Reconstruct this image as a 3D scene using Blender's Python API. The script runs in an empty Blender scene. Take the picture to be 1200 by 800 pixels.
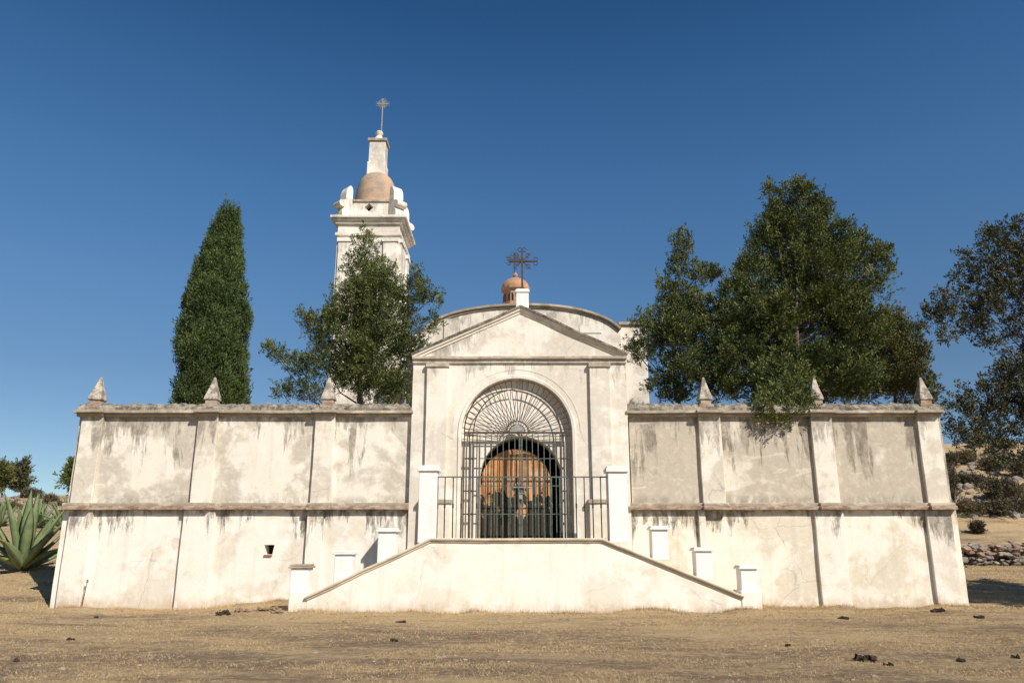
import bpy, bmesh, math, random
import numpy as np
from mathutils import Vector, noise
R = math.radians
random.seed(7)
rng = np.random.default_rng(11)

# ------------------------------------------------------------------ scene, camera
S = bpy.context.scene
COL = S.collection
F = 900.0; TH = math.atan(0.262); CAMZ = 1.6
def P(u, v, Y):
    x = (u-600)/F; yu = -(v-400)/F
    fw = math.cos(TH) - yu*math.sin(TH); up = math.sin(TH) + yu*math.cos(TH)
    return Vector((Y*x/fw, Y, CAMZ + Y*up/fw))
def ZZ(v, Y): return P(600, v, Y).z
def XX(u, v, Y): return P(u, v, Y).x
cam = bpy.data.cameras.new('camera'); co = bpy.data.objects.new('camera', cam); COL.objects.link(co)
co.location = (0, 0, CAMZ); co.rotation_euler = (math.pi/2 + TH, 0, 0)
cam.sensor_width = 36; cam.lens = 27.0; cam.clip_end = 3000; cam.clip_start = .1
S.camera = co

# ------------------------------------------------------------------ light
AZ, EL = R(39), R(40)
sv = Vector((math.sin(AZ)*math.cos(EL), -math.cos(AZ)*math.cos(EL), math.sin(EL)))
W = bpy.data.worlds.new('World'); S.world = W; W.use_nodes = True
nt = W.node_tree; bgn = nt.nodes['Background']
sky = nt.nodes.new('ShaderNodeTexSky'); sky.sky_type = 'NISHITA'; sky.sun_disc = False
sky.sun_elevation = EL; sky.sun_rotation = math.atan2(sv.x, sv.y)
sky.altitude = 2600; sky.air_density = 1.0; sky.dust_density = 0.0; sky.ozone_density = 5.0
# clear high-altitude sky: deepen it towards the zenith (by elevation only)
tc = nt.nodes.new('ShaderNodeTexCoord'); sp_ = nt.nodes.new('ShaderNodeSeparateXYZ'); nt.links.new(tc.outputs['Generated'], sp_.inputs[0])
cr_ = nt.nodes.new('ShaderNodeValToRGB'); nt.links.new(sp_.outputs[2], cr_.inputs[0]); E_ = cr_.color_ramp
tb = [(0,(.87,.83,.70)),(.096,(.87,.83,.73)),(.2,(.82,.86,.79)),(.307,(.84,1.02,.98)),(.42,(.76,1.07,1.1)),(.53,(.58,.97,1.07)),(.618,(.40,.80,.94)),(1,(.3,.7,.85))]
while len(E_.elements) < len(tb): E_.elements.new(.5)
for e_, (p_, c_) in zip(E_.elements, tb): e_.position = p_; e_.color = tuple(x/1.2 for x in c_)+(1,)
mm = nt.nodes.new('ShaderNodeMix'); mm.data_type = 'RGBA'; mm.blend_type = 'MULTIPLY'; mm.inputs[0].default_value = 1
nt.links.new(sky.outputs[0], mm.inputs[6]); nt.links.new(cr_.outputs[0], mm.inputs[7])
nt.links.new(mm.outputs[2], bgn.inputs[0]); bgn.inputs[1].default_value = 0.09*1.2
sl = bpy.data.lights.new('sun', 'SUN'); sl.energy = 4.7; sl.angle = R(.5); sl.color = (1, .95, .865)
so = bpy.data.objects.new('sun', sl); COL.objects.link(so); so.rotation_euler = sv.to_track_quat('Z', 'Y').to_euler()
S.view_settings.view_transform = 'Standard'; S.view_settings.look = 'None'
S.view_settings.exposure = 0.28; S.view_settings.gamma = 1
S.render.engine = 'CYCLES'

# ------------------------------------------------------------------ material helpers
class NG:
    def __init__(s, name):
        s.m = bpy.data.materials.new(name); s.m.use_nodes = True
        s.t = s.m.node_tree; s.b = s.t.nodes['Principled BSDF']
        s.pos = s.t.nodes.new('ShaderNodeNewGeometry').outputs['Position']
    def n(s, typ, **k):
        o = s.t.nodes.new(typ)
        for a, b in k.items(): setattr(o, a, b)
        return o
    def set(s, sock, v):
        if isinstance(v, bpy.types.NodeSocket): s.t.links.new(v, sock)
        else: sock.default_value = v
    def math(s, op, a, b=0.0, c=None, clamp=False):
        o = s.n('ShaderNodeMath', operation=op, use_clamp=clamp); s.set(o.inputs[0], a); s.set(o.inputs[1], b)
        if c is not None: s.set(o.inputs[2], c)
        return o.outputs[0]
    def noise(s, scale, detail=4, rough=.55, vec=None, sc3=None, off=0, dist=0):
        mp = s.n('ShaderNodeMapping'); s.set(mp.inputs[0], vec or s.pos)
        mp.inputs['Location'].default_value = (off*3.1, off*1.7, off*2.3)
        if sc3: mp.inputs['Scale'].default_value = sc3
        o = s.n('ShaderNodeTexNoise'); s.set(o.inputs['Vector'], mp.outputs[0])
        o.inputs['Scale'].default_value = scale; o.inputs['Detail'].default_value = detail
        o.inputs['Roughness'].default_value = rough; o.inputs['Distortion'].default_value = dist
        return o.outputs['Fac']
    def ramp(s, f, lo, hi, a=0.0, b=1.0):
        o = s.n('ShaderNodeMapRange', interpolation_type='SMOOTHSTEP'); s.set(o.inputs[0], f)
        s.set(o.inputs[1], lo); s.set(o.inputs[2], hi); s.set(o.inputs[3], a); s.set(o.inputs[4], b)
        return o.outputs[0]
    def mix(s, f, a, b, mode='MIX'):
        o = s.n('ShaderNodeMix', data_type='RGBA', blend_type=mode); s.set(o.inputs[0], f)
        def c(v): return v if isinstance(v, bpy.types.NodeSocket) else (v[0], v[1], v[2], 1)
        s.set(o.inputs[6], c(a)); s.set(o.inputs[7], c(b)); return o.outputs[2]
    def bump(s, h, strength=.3, dist=.02, prev=None):
        o = s.n('ShaderNodeBump'); o.inputs['Strength'].default_value = strength
        o.inputs['Distance'].default_value = dist; s.set(o.inputs['Height'], h)
        if prev: s.set(o.inputs['Normal'], prev)
        return o.outputs[0]
    def done(s, col, rough=.9, nrm=None, metal=0.0):
        if not isinstance(col, bpy.types.NodeSocket): col = (col[0], col[1], col[2], 1)
        s.set(s.b.inputs['Base Color'], col); s.set(s.b.inputs['Roughness'], rough)
        s.b.inputs['Metallic'].default_value = metal
        s.b.inputs['Specular IOR Level'].default_value = .25
        if nrm: s.set(s.b.inputs['Normal'], nrm)
        return s.m

def plaster(name, base=(.74,.66,.54), grey=(.40,.35,.28), amt=.5, ledges=(), off=0, yellow=.3, fine=.26, blot=(0.5,.12), cracks=.45, dirt=0, tops=()):
    g = NG(name)
    big = g.noise(.55, 5, .6, off=off, dist=.6); mid = g.noise(2.3, 6, .62, off=off+4)
    fin = g.noise(26, 5, .7, off=off+9)
    edge = g.math('ADD', big, g.math('MULTIPLY', g.math('SUBTRACT', mid, .5), .45))
    patch = g.math('MULTIPLY', g.ramp(edge, .58-amt*.20, .69-amt*.18), g.ramp(g.noise(6, 5, .7, off=off+33), .25, .6, .55, 1))
    col = g.mix(g.ramp(mid, .35, .75, 0, yellow), base, (base[0]*.93, base[1]*.84, base[2]*.66))
    col = g.mix(g.math('MULTIPLY', patch, blot[0]), col, grey)
    # pale repaired streaks and worn spots
    pale = g.ramp(g.noise(1.1, 5, .6, sc3=(1,1,2.2), off=off+15, dist=1.2), .60, .64)
    col = g.mix(g.math('MULTIPLY', pale, .35), col, (.82,.76,.66))
    sp = g.ramp(g.noise(7, 6, .75, off=off+21), .60, .72)
    col = g.mix(g.math('MULTIPLY', sp, blot[1]*1.6), col, (.30,.24,.17))
    col = g.mix(g.ramp(fin, .3, .8, 0, fine), col, (.45,.38,.29))
    ve = g.noise(1.0, 4, .65, sc3=(4.5, 4.5, .35), off=off+2)
    col = g.mix(g.ramp(ve, .5, .75, 0, .16+amt*.12), col, (.42,.37,.31))
    sx = g.n('ShaderNodeSeparateXYZ'); g.set(sx.inputs[0], g.pos); z = sx.outputs[2]
    drip = g.noise(1.0, 6, .72, sc3=(3.2, 3.2, .55), off=off+6, dist=.5)
    area = g.noise(.75, 3, .5, sc3=(1,1,.2), off=off+31)
    blo = g.noise(5, 6, .75, sc3=(1,1,.6), off=off+37)
    for (z0, ln, st) in ledges:
        d = g.math('SUBTRACT', z0, z)
        L = g.math('MULTIPLY', g.ramp(g.math('ADD', drip, g.math('MULTIPLY', g.math('SUBTRACT', area, .5), 1.1)), .37, .76), ln*1.5)
        L = g.math('ADD', L, ln*.06)
        f = g.ramp(g.math('SUBTRACT', L, d), 0.0, ln*.55)
        f = g.math('MULTIPLY', f, g.math('GREATER_THAN', d, -.02))
        f = g.math('MULTIPLY', f, g.ramp(blo, .30, .62, .25, 1))
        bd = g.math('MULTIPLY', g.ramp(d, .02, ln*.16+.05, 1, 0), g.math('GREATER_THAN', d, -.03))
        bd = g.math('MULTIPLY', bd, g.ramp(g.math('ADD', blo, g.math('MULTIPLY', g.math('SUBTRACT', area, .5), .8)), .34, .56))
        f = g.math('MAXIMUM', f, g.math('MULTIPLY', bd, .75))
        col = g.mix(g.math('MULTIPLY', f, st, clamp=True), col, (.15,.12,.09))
    if dirt:
        dh = g.math('ADD', z, g.math('MULTIPLY', g.math('SUBTRACT', blo, .5), -.9))
        col = g.mix(g.math('MULTIPLY', g.ramp(dh, -.05, .38, 1, 0), g.ramp(area, .3, .6, .35, .8)), col, (.50,.37,.235))
    for zu in tops:
        d = g.math('SUBTRACT', z, zu)
        f = g.math('MULTIPLY', g.ramp(d, .0, .30, 1, 0), g.math('GREATER_THAN', d, -.1))
        col = g.mix(g.math('MULTIPLY', f, g.ramp(g.math('ADD', blo, g.math('MULTIPLY', g.math('SUBTRACT', area, .5), .7)), .40, .62, 0, .6)), col, (.22,.18,.13))
    crack = g.n('ShaderNodeTexVoronoi', feature='DISTANCE_TO_EDGE'); crack.inputs['Scale'].default_value = .55
    wv = g.n('ShaderNodeVectorMath', operation='ADD')
    nz = g.n('ShaderNodeTexNoise'); nz.inputs['Scale'].default_value = 2.2; nz.inputs['Detail'].default_value = 5; g.set(nz.inputs['Vector'], g.pos)
    vs = g.n('ShaderNodeVectorMath', operation='SCALE'); g.set(vs.inputs[0], nz.outputs['Color']); vs.inputs['Scale'].default_value = .45
    g.set(wv.inputs[0], g.pos); g.set(wv.inputs[1], vs.outputs[0]); g.set(crack.inputs['Vector'], wv.outputs[0])
    cf = g.math('MULTIPLY', g.ramp(crack.outputs[0], .0, .008, 1, 0), g.ramp(big, .50, .62, 0, cracks))
    col = g.mix(cf, col, (.22,.18,.13))
    n1 = g.bump(g.math('ADD', g.math('MULTIPLY', mid, .8), g.math('MULTIPLY', patch, -.25)), .45, .03)
    n2 = g.bump(fin, .35, .008, n1)
    return g.done(col, .92, n2)

def simple(name, a, b, scale=12, rough=.85, bump=.3, bd=.01, lo=.35, hi=.65, metal=0, sc3=None):
    g = NG(name); f = g.noise(scale, 6, .65, sc3=sc3); f2 = g.noise(scale*6, 3, .6)
    col = g.mix(g.ramp(g.math('ADD', g.math('MULTIPLY', f, .75), g.math('MULTIPLY', f2, .25)), lo, hi), a, b)
    return g.done(col, rough, g.bump(g.math('ADD', f, g.math('MULTIPLY', f2, .4)), bump, bd), metal)

def lerp(a, b, t): return a+(b-a)*t
# key heights of the wall
YW = 20.6
z_str = ZZ(595, YW); z_cor = ZZ(487, YW); z_top = ZZ(476, YW); z_land = ZZ(628, 18.45)
M = {}
M['up_left'] = plaster('plaster_upper_left', (.80,.735,.63), (.40,.335,.255), .70, [(z_cor-.04, 1.2, .78)], off=3, blot=(.68,.26), tops=(z_str+.12,))
M['up_right'] = plaster('plaster_upper_right', (.74,.66,.54), (.41,.345,.26), 1.1, [(z_cor-.04, 1.4, .82)], off=12, blot=(.78,.32), tops=(z_str+.12,))
M['low_left'] = plaster('plaster_lower_left', (.83,.78,.69), (.58,.48,.36), .45, [(z_str-.05, .7, .95)], off=5, blot=(.5,.12), fine=.18, dirt=1)
M['low_right'] = plaster('plaster_lower_right', (.82,.765,.65), (.58,.49,.35), .6, [(z_str-.05, .6, .95)], off=27, blot=(.6,.2), yellow=.5, fine=.20, dirt=1)
M['pilaster'] = plaster('plaster_pilaster', (.80,.73,.62), (.42,.35,.27), .6, [(z_cor-.05, .8, .7)], off=8, blot=(.5,.3))
M['pilaster_low'] = plaster('plaster_pilaster_lower', (.83,.775,.68), (.56,.46,.35), .45, [(z_str-.05, .7, .85)], off=18, blot=(.5,.15), dirt=1)
M['portal'] = plaster('plaster_gateway', (.81,.745,.645), (.44,.365,.28), .8, [(ZZ(421,20.4), 1.0, .6)], off=41, blot=(.42,.2))
M['pediment'] = plaster('plaster_pediment', (.81,.745,.65), (.44,.37,.29), .7, [(ZZ(358,20.4), 1.3, .6)], off=46, blot=(.5,.28))
M['stair'] = plaster('plaster_stair_front', (.85,.80,.70), (.66,.57,.44), .35, [(z_land-.1, .15, .2)], off=52, blot=(.45,.09), fine=.15, cracks=.25, dirt=1)
M['white'] = plaster('whitewash', (.82,.80,.76), (.7,.66,.6), .1, [], off=61, blot=(.35,.10), fine=.10, yellow=.15, cracks=0)
M['church'] = plaster('plaster_church', (.80,.73,.63), (.42,.35,.28), .7, [(ZZ(362,30), .9, .6)], off=66, blot=(.5,.2))
M['tower'] = plaster('plaster_tower', (.82,.76,.67), (.42,.35,.28), .5, [(ZZ(254,33), .5, .5), (ZZ(284,33), 1.5, .4), (ZZ(232,33), .6, .5), (ZZ(168,34.5), 1.2, .4)], off=72, blot=(.45,.25))
M['cap'] = plaster('weathered_moulding', (.60,.50,.38), (.16,.12,.085), 1.2, [], off=80, blot=(.65,.6), fine=.35)
M['stair_cap'] = plaster('stair_moulding', (.68,.59,.45), (.34,.26,.17), .75, [], off=84, blot=(.45,.25), fine=.2)
M['coping'] = simple('lichen_rubble', (.40,.34,.26), (.085,.07,.055), 5, .95, .9, .05)
M['brickish'] = simple('worn_red_brick', (.46,.36,.27), (.24,.15,.10), 3.2, .95, .8, .03, .4, .62, sc3=(1,1,3))
M['finial'] = simple('lichen_stone', (.58,.50,.40), (.20,.165,.13), 5, .95, .7, .02, .38, .60)
M['terra'] = simple('terracotta_plaster', (.50,.27,.16), (.30,.17,.11), 4, .92, .5, .02)
M['dome'] = simple('tower_dome_plaster', (.48,.31,.20), (.30,.245,.19), 1.6, .93, .5, .02, .42, .6)
M['iron'] = simple('rusty_dark_iron', (.045,.035,.03), (.10,.065,.045), 20, .75, .2, .003)
M['teal'] = simple('faded_green_iron', (.12,.15,.13), (.06,.06,.05), 14, .7, .2, .003, .4, .65)
M['rail'] = simple('dull_dark_green_iron', (.05,.062,.055), (.045,.04,.032), 14, .7, .2, .003, .4, .65)
M['silver'] = simple('pale_metal', (.40,.38,.34), (.16,.15,.14), 14, .5, .2, .003)
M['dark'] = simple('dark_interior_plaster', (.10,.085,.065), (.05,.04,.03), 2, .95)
M['vent'] = simple('dark_opening_shade', (.02,.018,.015), (.04,.035,.03), 8, .95)  # near-black colour standing in for the shade inside openings
M['bark'] = simple('grey_brown_bark', (.17,.13,.10), (.09,.07,.055), 6, .95, .9, .03, sc3=(1,1,.25))
M['rock'] = simple('dry_grey_rock', (.34,.29,.235), (.17,.145,.12), 3, .95, .8, .04)
M['redrock'] = simple('reddish_rubble', (.40,.28,.21), (.24,.16,.12), 3, .95, .8, .04)
M['clod'] = simple('dark_dung', (.075,.052,.035), (.035,.025,.018), 16, .95, .8, .02)
M['deadwood'] = simple('dead_grey_stem', (.22,.18,.14), (.12,.10,.08), 16, .95, .5, .01)

def door_mat():
    g = NG('weathered_door_wood')
    sx = g.n('ShaderNodeSeparateXYZ'); g.set(sx.inputs[0], g.pos); x, y, z = sx.outputs
    gr = g.noise(1, 6, .7, sc3=(26, 26, .9)); big = g.noise(2.6, 4, .6)
    col = g.mix(g.ramp(gr, .36, .66), (.30,.12,.045), (.66,.34,.14))
    col = g.mix(g.ramp(big, .48, .66, 0, .55), col, (.70,.48,.28))
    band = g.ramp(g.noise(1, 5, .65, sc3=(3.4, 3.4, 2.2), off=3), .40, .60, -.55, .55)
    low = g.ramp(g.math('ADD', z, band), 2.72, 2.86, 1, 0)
    col = g.mix(g.math('MULTIPLY', low, .96), col, (.018,.02,.014))  # near-black below a ragged noise edge, brown boards above
    # plank joints
    fr = g.math('FRACT', g.math('MULTIPLY', x, 5.2)); j = g.ramp(g.math('ABSOLUTE', g.math('SUBTRACT', fr, .5)), .455, .49)
    col = g.mix(g.math('MULTIPLY', j, .8), col, (.05,.028,.014))
    return g.done(col, .8, g.bump(g.math('SUBTRACT', gr, g.math('MULTIPLY', j, 1.5)), .6, .012))
M['door'] = door_mat()

def ground_mat():
    g = NG('dry_grass_ground')
    n1 = g.noise(.30, 5, .6, sc3=(.55, 1.3, 1)); n2 = g.noise(1.7, 5, .65, off=3); n3 = g.noise(8, 6, .75, off=7); n4 = g.noise(70, 4, .7, off=11)
    n5 = g.noise(.9, 5, .7, sc3=(.5, 1.6, 1), off=15)
    sx = g.n('ShaderNodeSeparateXYZ'); g.set(sx.inputs[0], g.pos); sy_ = sx.outputs[1]
    s = g.math('ADD', g.math('MULTIPLY', n1, .35), g.math('ADD', g.math('MULTIPLY', n5, .3), g.math('ADD', g.math('MULTIPLY', n3, .25), g.math('MULTIPLY', n2, .1))))
    col = g.mix(g.ramp(g.math('ADD', s, g.math('MULTIPLY', g.ramp(sy_, 11, 19.5), .05)), .44, .58), (.23,.155,.095), (.56,.395,.205))
    col = g.mix(g.ramp(n3, .5, .72, 0, .55), col, (.60,.45,.26))
    col = g.mix(g.ramp(n4, .45, .75, 0, .8), col, (.10,.068,.045))
    col = g.mix(g.ramp(n2, .58, .72, 0, .5), col, (.21,.145,.09))
    h = g.math('ADD', g.math('MULTIPLY', n3, 1.0), g.math('MULTIPLY', n4, .35))
    return g.done(col, .97, g.bump(h, 1.0, .07))
M['ground'] = ground_mat()

def leaf_mat(name, c1, c2, c3, rough=.6, transl=.06):
    g = NG(name)
    ri = g.t.nodes['Geometry'] if 'Geometry' in g.t.nodes else None
    geo = g.n('ShaderNodeNewGeometry'); r = geo.outputs['Random Per Island']
    n = g.noise(1.3, 3, .6)
    col = g.mix(g.ramp(n, .38, .62), c1, c2)
    col = g.mix(g.ramp(r, .72, 1.0, 0, .8), col, c3)
    g.done(col, rough)
    tr = g.n('ShaderNodeBsdfTranslucent'); g.set(tr.inputs[0], col)
    mx = g.n('ShaderNodeMixShader'); mx.inputs[0].default_value = transl
    out = g.t.nodes['Material Output']
    g.t.links.new(g.b.outputs[0], mx.inputs[1]); g.t.links.new(tr.outputs[0], mx.inputs[2]); g.t.links.new(mx.outputs[0], out.inputs[0])
    return g.m
M['juniper'] = leaf_mat('juniper_leaf', (.050,.072,.020), (.122,.140,.036), (.29,.28,.09))
M['juniper2'] = leaf_mat('juniper_leaf_yellow', (.085,.092,.026), (.135,.130,.04), (.23,.20,.08))
M['cypress'] = leaf_mat('cypress_leaf', (.045,.072,.020), (.082,.115,.032), (.17,.20,.07))
M['oak'] = leaf_mat('grey_green_leaf', (.055,.060,.030), (.095,.095,.045), (.22,.19,.10))
M['bush'] = leaf_mat('dry_bush_leaf', (.065,.062,.032), (.12,.10,.055), (.20,.15,.085))
M['drybush'] = leaf_mat('straw_bush_leaf', (.19,.15,.085), (.13,.11,.055), (.30,.23,.12))
M['straw'] = leaf_mat('dry_grass_blade', (.58,.425,.235), (.42,.29,.155), (.72,.57,.35), .8, .2)
def agave_mat():
    g = NG('agave_leaf'); n = g.noise(1, 4, .6, sc3=(3,3,3)); n2 = g.noise(30, 3, .6)
    col = g.mix(g.ramp(n, .35, .65), (.12,.165,.075), (.20,.235,.10)); col = g.mix(g.ramp(n2, .5, .8, 0, .3), col, (.23,.26,.12))
    return g.done(col, .65, g.bump(n2, .3, .006))
M['agave'] = agave_mat()

# ------------------------------------------------------------------ mesh helpers
def wob(p, a):
    q = Vector(p); n = noise.noise_vector(q*.9 + Vector((3,5,7))); m = noise.noise_vector(q*6)
    return q + n*a + m*a*.3
class MB:
    def __init__(s): s.v = []; s.f = []
    def add(s, vs, fs):
        o = len(s.v); s.v += [Vector(p) for p in vs]; s.f += [tuple(i+o for i in f) for f in fs]
    def box(s, x0, x1, y0, y1, z0, z1, step=None, wa=0.0):
        """gridded box, optionally wobbled by a smooth noise so edges are hand made"""
        if step is None: nx = ny = nz = 1
        else: nx = max(1, round((x1-x0)/step)); ny = max(1, min(4, round((y1-y0)/step))); nz = max(1, round((z1-z0)/step))
        idx = {}; vs = []; fs = []
        def V(i, j, k):
            t = (i, j, k)
            if t not in idx:
                p = Vector((x0+(x1-x0)*i/nx, y0+(y1-y0)*j/ny, z0+(z1-z0)*k/nz))
                idx[t] = len(vs); vs.append(wob(p, wa) if wa else p)
            return idx[t]
        for i in range(nx):
            for k in range(nz):
                fs.append((V(i,0,k), V(i+1,0,k), V(i+1,0,k+1), V(i,0,k+1)))
                fs.append((V(i,ny,k), V(i,ny,k+1), V(i+1,ny,k+1), V(i+1,ny,k)))
        for j in range(ny):
            for k in range(nz):
                fs.append((V(0,j,k), V(0,j,k+1), V(0,j+1,k+1), V(0,j+1,k)))
                fs.append((V(nx,j,k), V(nx,j+1,k), V(nx,j+1,k+1), V(nx,j,k+1)))
        for i in range(nx):
            for j in range(ny):
                fs.append((V(i,j,nz), V(i+1,j,nz), V(i+1,j+1,nz), V(i,j+1,nz)))
                fs.append((V(i,j,0), V(i,j+1,0), V(i+1,j+1,0), V(i+1,j,0)))
        s.add(vs, fs); return s
    def poly_y(s, pts, y0, y1):
        """outline in x,z (counter-clockwise seen from the front) extruded from y0 to y1"""
        n = len(pts); vs = [(x, y0, z) for x, z in pts] + [(x, y1, z) for x, z in pts]
        fs = [tuple(range(n)), tuple(range(2*n-1, n-1, -1))] + [(i, i+n, (i+1)%n+n, (i+1)%n) for i in range(n)]
        s.add(vs, fs); return s
    def sweep(s, path, prof, caps=True, wa=0.0):
        """path of (x,z) points; profile of (n,y): n is along the outward normal in x,z"""
        m = len(prof); vs = []; n = len(path)
        for i, (x, z) in enumerate(path):
            a = Vector(path[max(i-1,0)]); b = Vector(path[min(i+1,n-1)])
            d1 = (Vector(path[i])-a).normalized() if i else (b-Vector(path[i])).normalized()
            d2 = (b-Vector(path[i])).normalized() if i < n-1 else d1
            t = (d1+d2).normalized(); nn = Vector((-t.y, t.x)); k = 1/max(.5, nn.dot(Vector((-d1.y, d1.x))))
            for pn, py in prof: vs.append((x+nn.x*pn*k, py, z+nn.y*pn*k))
        fs = []
        for i in range(n-1):
            for j in range(m):
                a, b = i*m+j, i*m+(j+1)%m; fs.append((a, b, b+m, a+m))
        if caps: fs += [tuple(range(m-1, -1, -1)), tuple(range((n-1)*m, n*m))]
        if wa: vs = [wob(p, wa) for p in vs]
        s.add(vs, fs); return s
    def tube(s, pts, rad, sides=6, caps=True):
        pts = [Vector(p) for p in pts]; n = len(pts)
        if not isinstance(rad, (list, tuple)): rad = [rad]*n
        vs = []; ref = Vector((0,0,1)) if abs((pts[1]-pts[0]).normalized().z) < .9 else Vector((1,0,0))
        for i, p in enumerate(pts):
            t = (pts[min(i+1,n-1)]-pts[max(i-1,0)]).normalized()
            a = t.cross(ref).normalized(); b = t.cross(a)
            for k in range(sides):
                w = 2*math.pi*k/sides; vs.append(p + (a*math.cos(w)+b*math.sin(w))*rad[i])
        fs = [(i*sides+k, i*sides+(k+1)%sides, (i+1)*sides+(k+1)%sides, (i+1)*sides+k) for i in range(n-1) for k in range(sides)]
        if caps: fs += [tuple(range(sides-1,-1,-1)), tuple(range((n-1)*sides, n*sides))]
        s.add(vs, fs); return s
    def lathe(s, c, prof, sides=24, rot=0.0):
        vs = []; c = Vector(c)
        for r, z in prof:
            for k in range(sides):
                w = 2*math.pi*k/sides+rot; vs.append(c+Vector((r*math.cos(w), r*math.sin(w), z)))
        n = len(prof)
        fs = [(i*sides+k, i*sides+(k+1)%sides, (i+1)*sides+(k+1)%sides, (i+1)*sides+k) for i in range(n-1) for k in range(sides)]
        fs += [tuple(range(sides-1,-1,-1)), tuple(range((n-1)*sides, n*sides))]
        s.add(vs, fs); return s
    def blob(s, c, r, sub=2, rough=.3, seed=0):
        bm = bmesh.new(); bmesh.ops.create_icosphere(bm, subdivisions=sub, radius=1)
        c = Vector(c); vs = []
        for v in bm.verts:
            d = 1 + rough*noise.noise(v.co*1.6+Vector((seed*1.7, seed*.9, 3))) + rough*.5*noise.noise(v.co*4+Vector((seed,1,seed)))
            vs.append(c+Vector((v.co.x*r[0], v.co.y*r[1], v.co.z*r[2]))*d)
        s.add(vs, [tuple(v.index for v in f.verts) for f in bm.faces]); bm.free(); return s
    def rot(s, c, ax, ang, i0=0):
        from mathutils import Matrix
        m = Matrix.Rotation(ang, 4, ax); c = Vector(c)
        for i in range(i0, len(s.v)): s.v[i] = c + m @ (s.v[i]-c)
        return s
ORG = {}
def thing(name, label, cat, base=(0,0,0), group=None):
    o = bpy.data.objects.new(name, None); COL.objects.link(o); o.empty_display_size = .3
    o.location = base; ORG[o] = Vector(base); o['label'] = label; o['category'] = cat
    if group: o['group'] = group
    return o
def meshobj(name, me, mat, parent=None, org=None):
    me.materials.append(mat); o = bpy.data.objects.new(name, me); COL.objects.link(o)
    if parent: o.parent = parent; ORG[o] = ORG[parent]
    else: o.location = org or (0,0,0); ORG[o] = Vector(org or (0,0,0))
    return o
def obj(name, mb, mat, parent=None, base=(0,0,0), smooth=False, bevel=0, label=None):
    org = ORG[parent] if parent else Vector(base)
    me = bpy.data.meshes.new(name); me.from_pydata([v-org for v in mb.v], [], mb.f); me.validate(); me.update()
    bm = bmesh.new(); bm.from_mesh(me); bmesh.ops.recalc_face_normals(bm, faces=bm.faces); bm.to_mesh(me); bm.free()
    if smooth:
        me.polygons.foreach_set('use_smooth', [True]*len(me.polygons))
    o = meshobj(name, me, mat, parent, base)
    if smooth == 'auto':
        try:
            me.set_sharp_from_angle(angle=R(40))
        except Exception: pass
    if bevel:
        b = o.modifiers.new('bevel', 'BEVEL'); b.width = bevel; b.segments = 2; b.limit_method = 'ANGLE'; b.angle_limit = R(50)
    if label: o['label'] = label
    return o
def tag(o, label, cat, group=None, kind=None):
    if label: o['label'] = label
    if cat: o['category'] = cat
    if group: o['group'] = group
    if kind: o['kind'] = kind
    return o
def copy_tree(o, parent=None):
    c = o.copy(); COL.objects.link(c)
    if parent: c.parent = parent
    for ch in [x for x in COL.objects if x.parent == o]: copy_tree(ch, c)
    return c

# ------------------------------------------------------------------ terrain
def sm(a, b, t):
    t = min(1, max(0, (t-a)/(b-a))); return t*t*(3-2*t)
def lerp(a, b, t): return a+(b-a)*t
def pw(y, pts):
    if y <= pts[0][0]: return pts[0][1]
    for (a, za), (b, zb) in zip(pts, pts[1:]):
        if y <= b: return lerp(za, zb, (y-a)/(b-a))
    return pts[-1][1]
def terr(x, y):
    left = pw(y, [(20.5,0),(22,.30),(25,.85),(30,1.5),(42,2.5),(60,4.6),(75,5.8),(120,7.0),(300,6),(700,0)])
    right = pw(y, [(21,0),(26,.18),(32,.75),(36,1.0),(44,2.4),(50,4.2),(62,7.6),(80,11.5),(110,14.5),(300,14),(700,5)])
    w = sm(-6, 14, x)
    out = lerp(left, right, w)
    inn = max(out, 1.72) if y > 21.1 else out
    k = (1 if -11.05 < x < 11.05 else 0)
    z = inn if k and y > 21.1 else out
    nz = noise.noise(Vector((x*.12, y*.12, 2)))*.5*sm(24, 60, y) + noise.noise(Vector((x*.5, y*.5, 5)))*.05 + noise.noise(Vector((x*2.2, y*2.2, 8)))*.018
    z += .07*sm(8.5, 6, abs(x-.3))*sm(14, 18, y)*(1 if y < 21 else 0)
    for yw_, xa_, xb_ in ((18.45, -5.3, 5.9), (20.42, -11.6, 11.6)):
        if xa_ < x < xb_: nz += max(0, noise.noise(Vector((x*1.1, yw_, 3)))+.1)*.15*sm(.75, .05, abs(y-yw_)+.0)
    if y > 38: nz += noise.noise(Vector((x*.35, y*.35, 9)))*.55*sm(38, 55, y)
    return z + nz
def axis(parts):
    a = []
    for lo, hi, st in parts: a += list(np.arange(lo, hi, st))
    a.append(parts[-1][1]); return a
xs = axis([(-500,-100,40),(-100,-40,5),(-40,-18,1),(-18,18,.16),(18,40,1),(40,100,4),(100,500,40)])
ys = axis([(-60,4,4),(4,8,1),(8,9.4,.3),(9.4,26,.14),(26,40,.5),(40,100,1.2),(100,200,8),(200,900,50)])
vs = [Vector((x, y, terr(x, y))) for y in ys for x in xs]; nx = len(xs)
mb = MB(); mb.v = vs; mb.f = [(j*nx+i, j*nx+i+1, (j+1)*nx+i+1, (j+1)*nx+i) for j in range(len(ys)-1) for i in range(nx-1)]
g = obj('ground', mb, M['ground'], smooth=True); tag(g, None, None, kind='structure')

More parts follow.
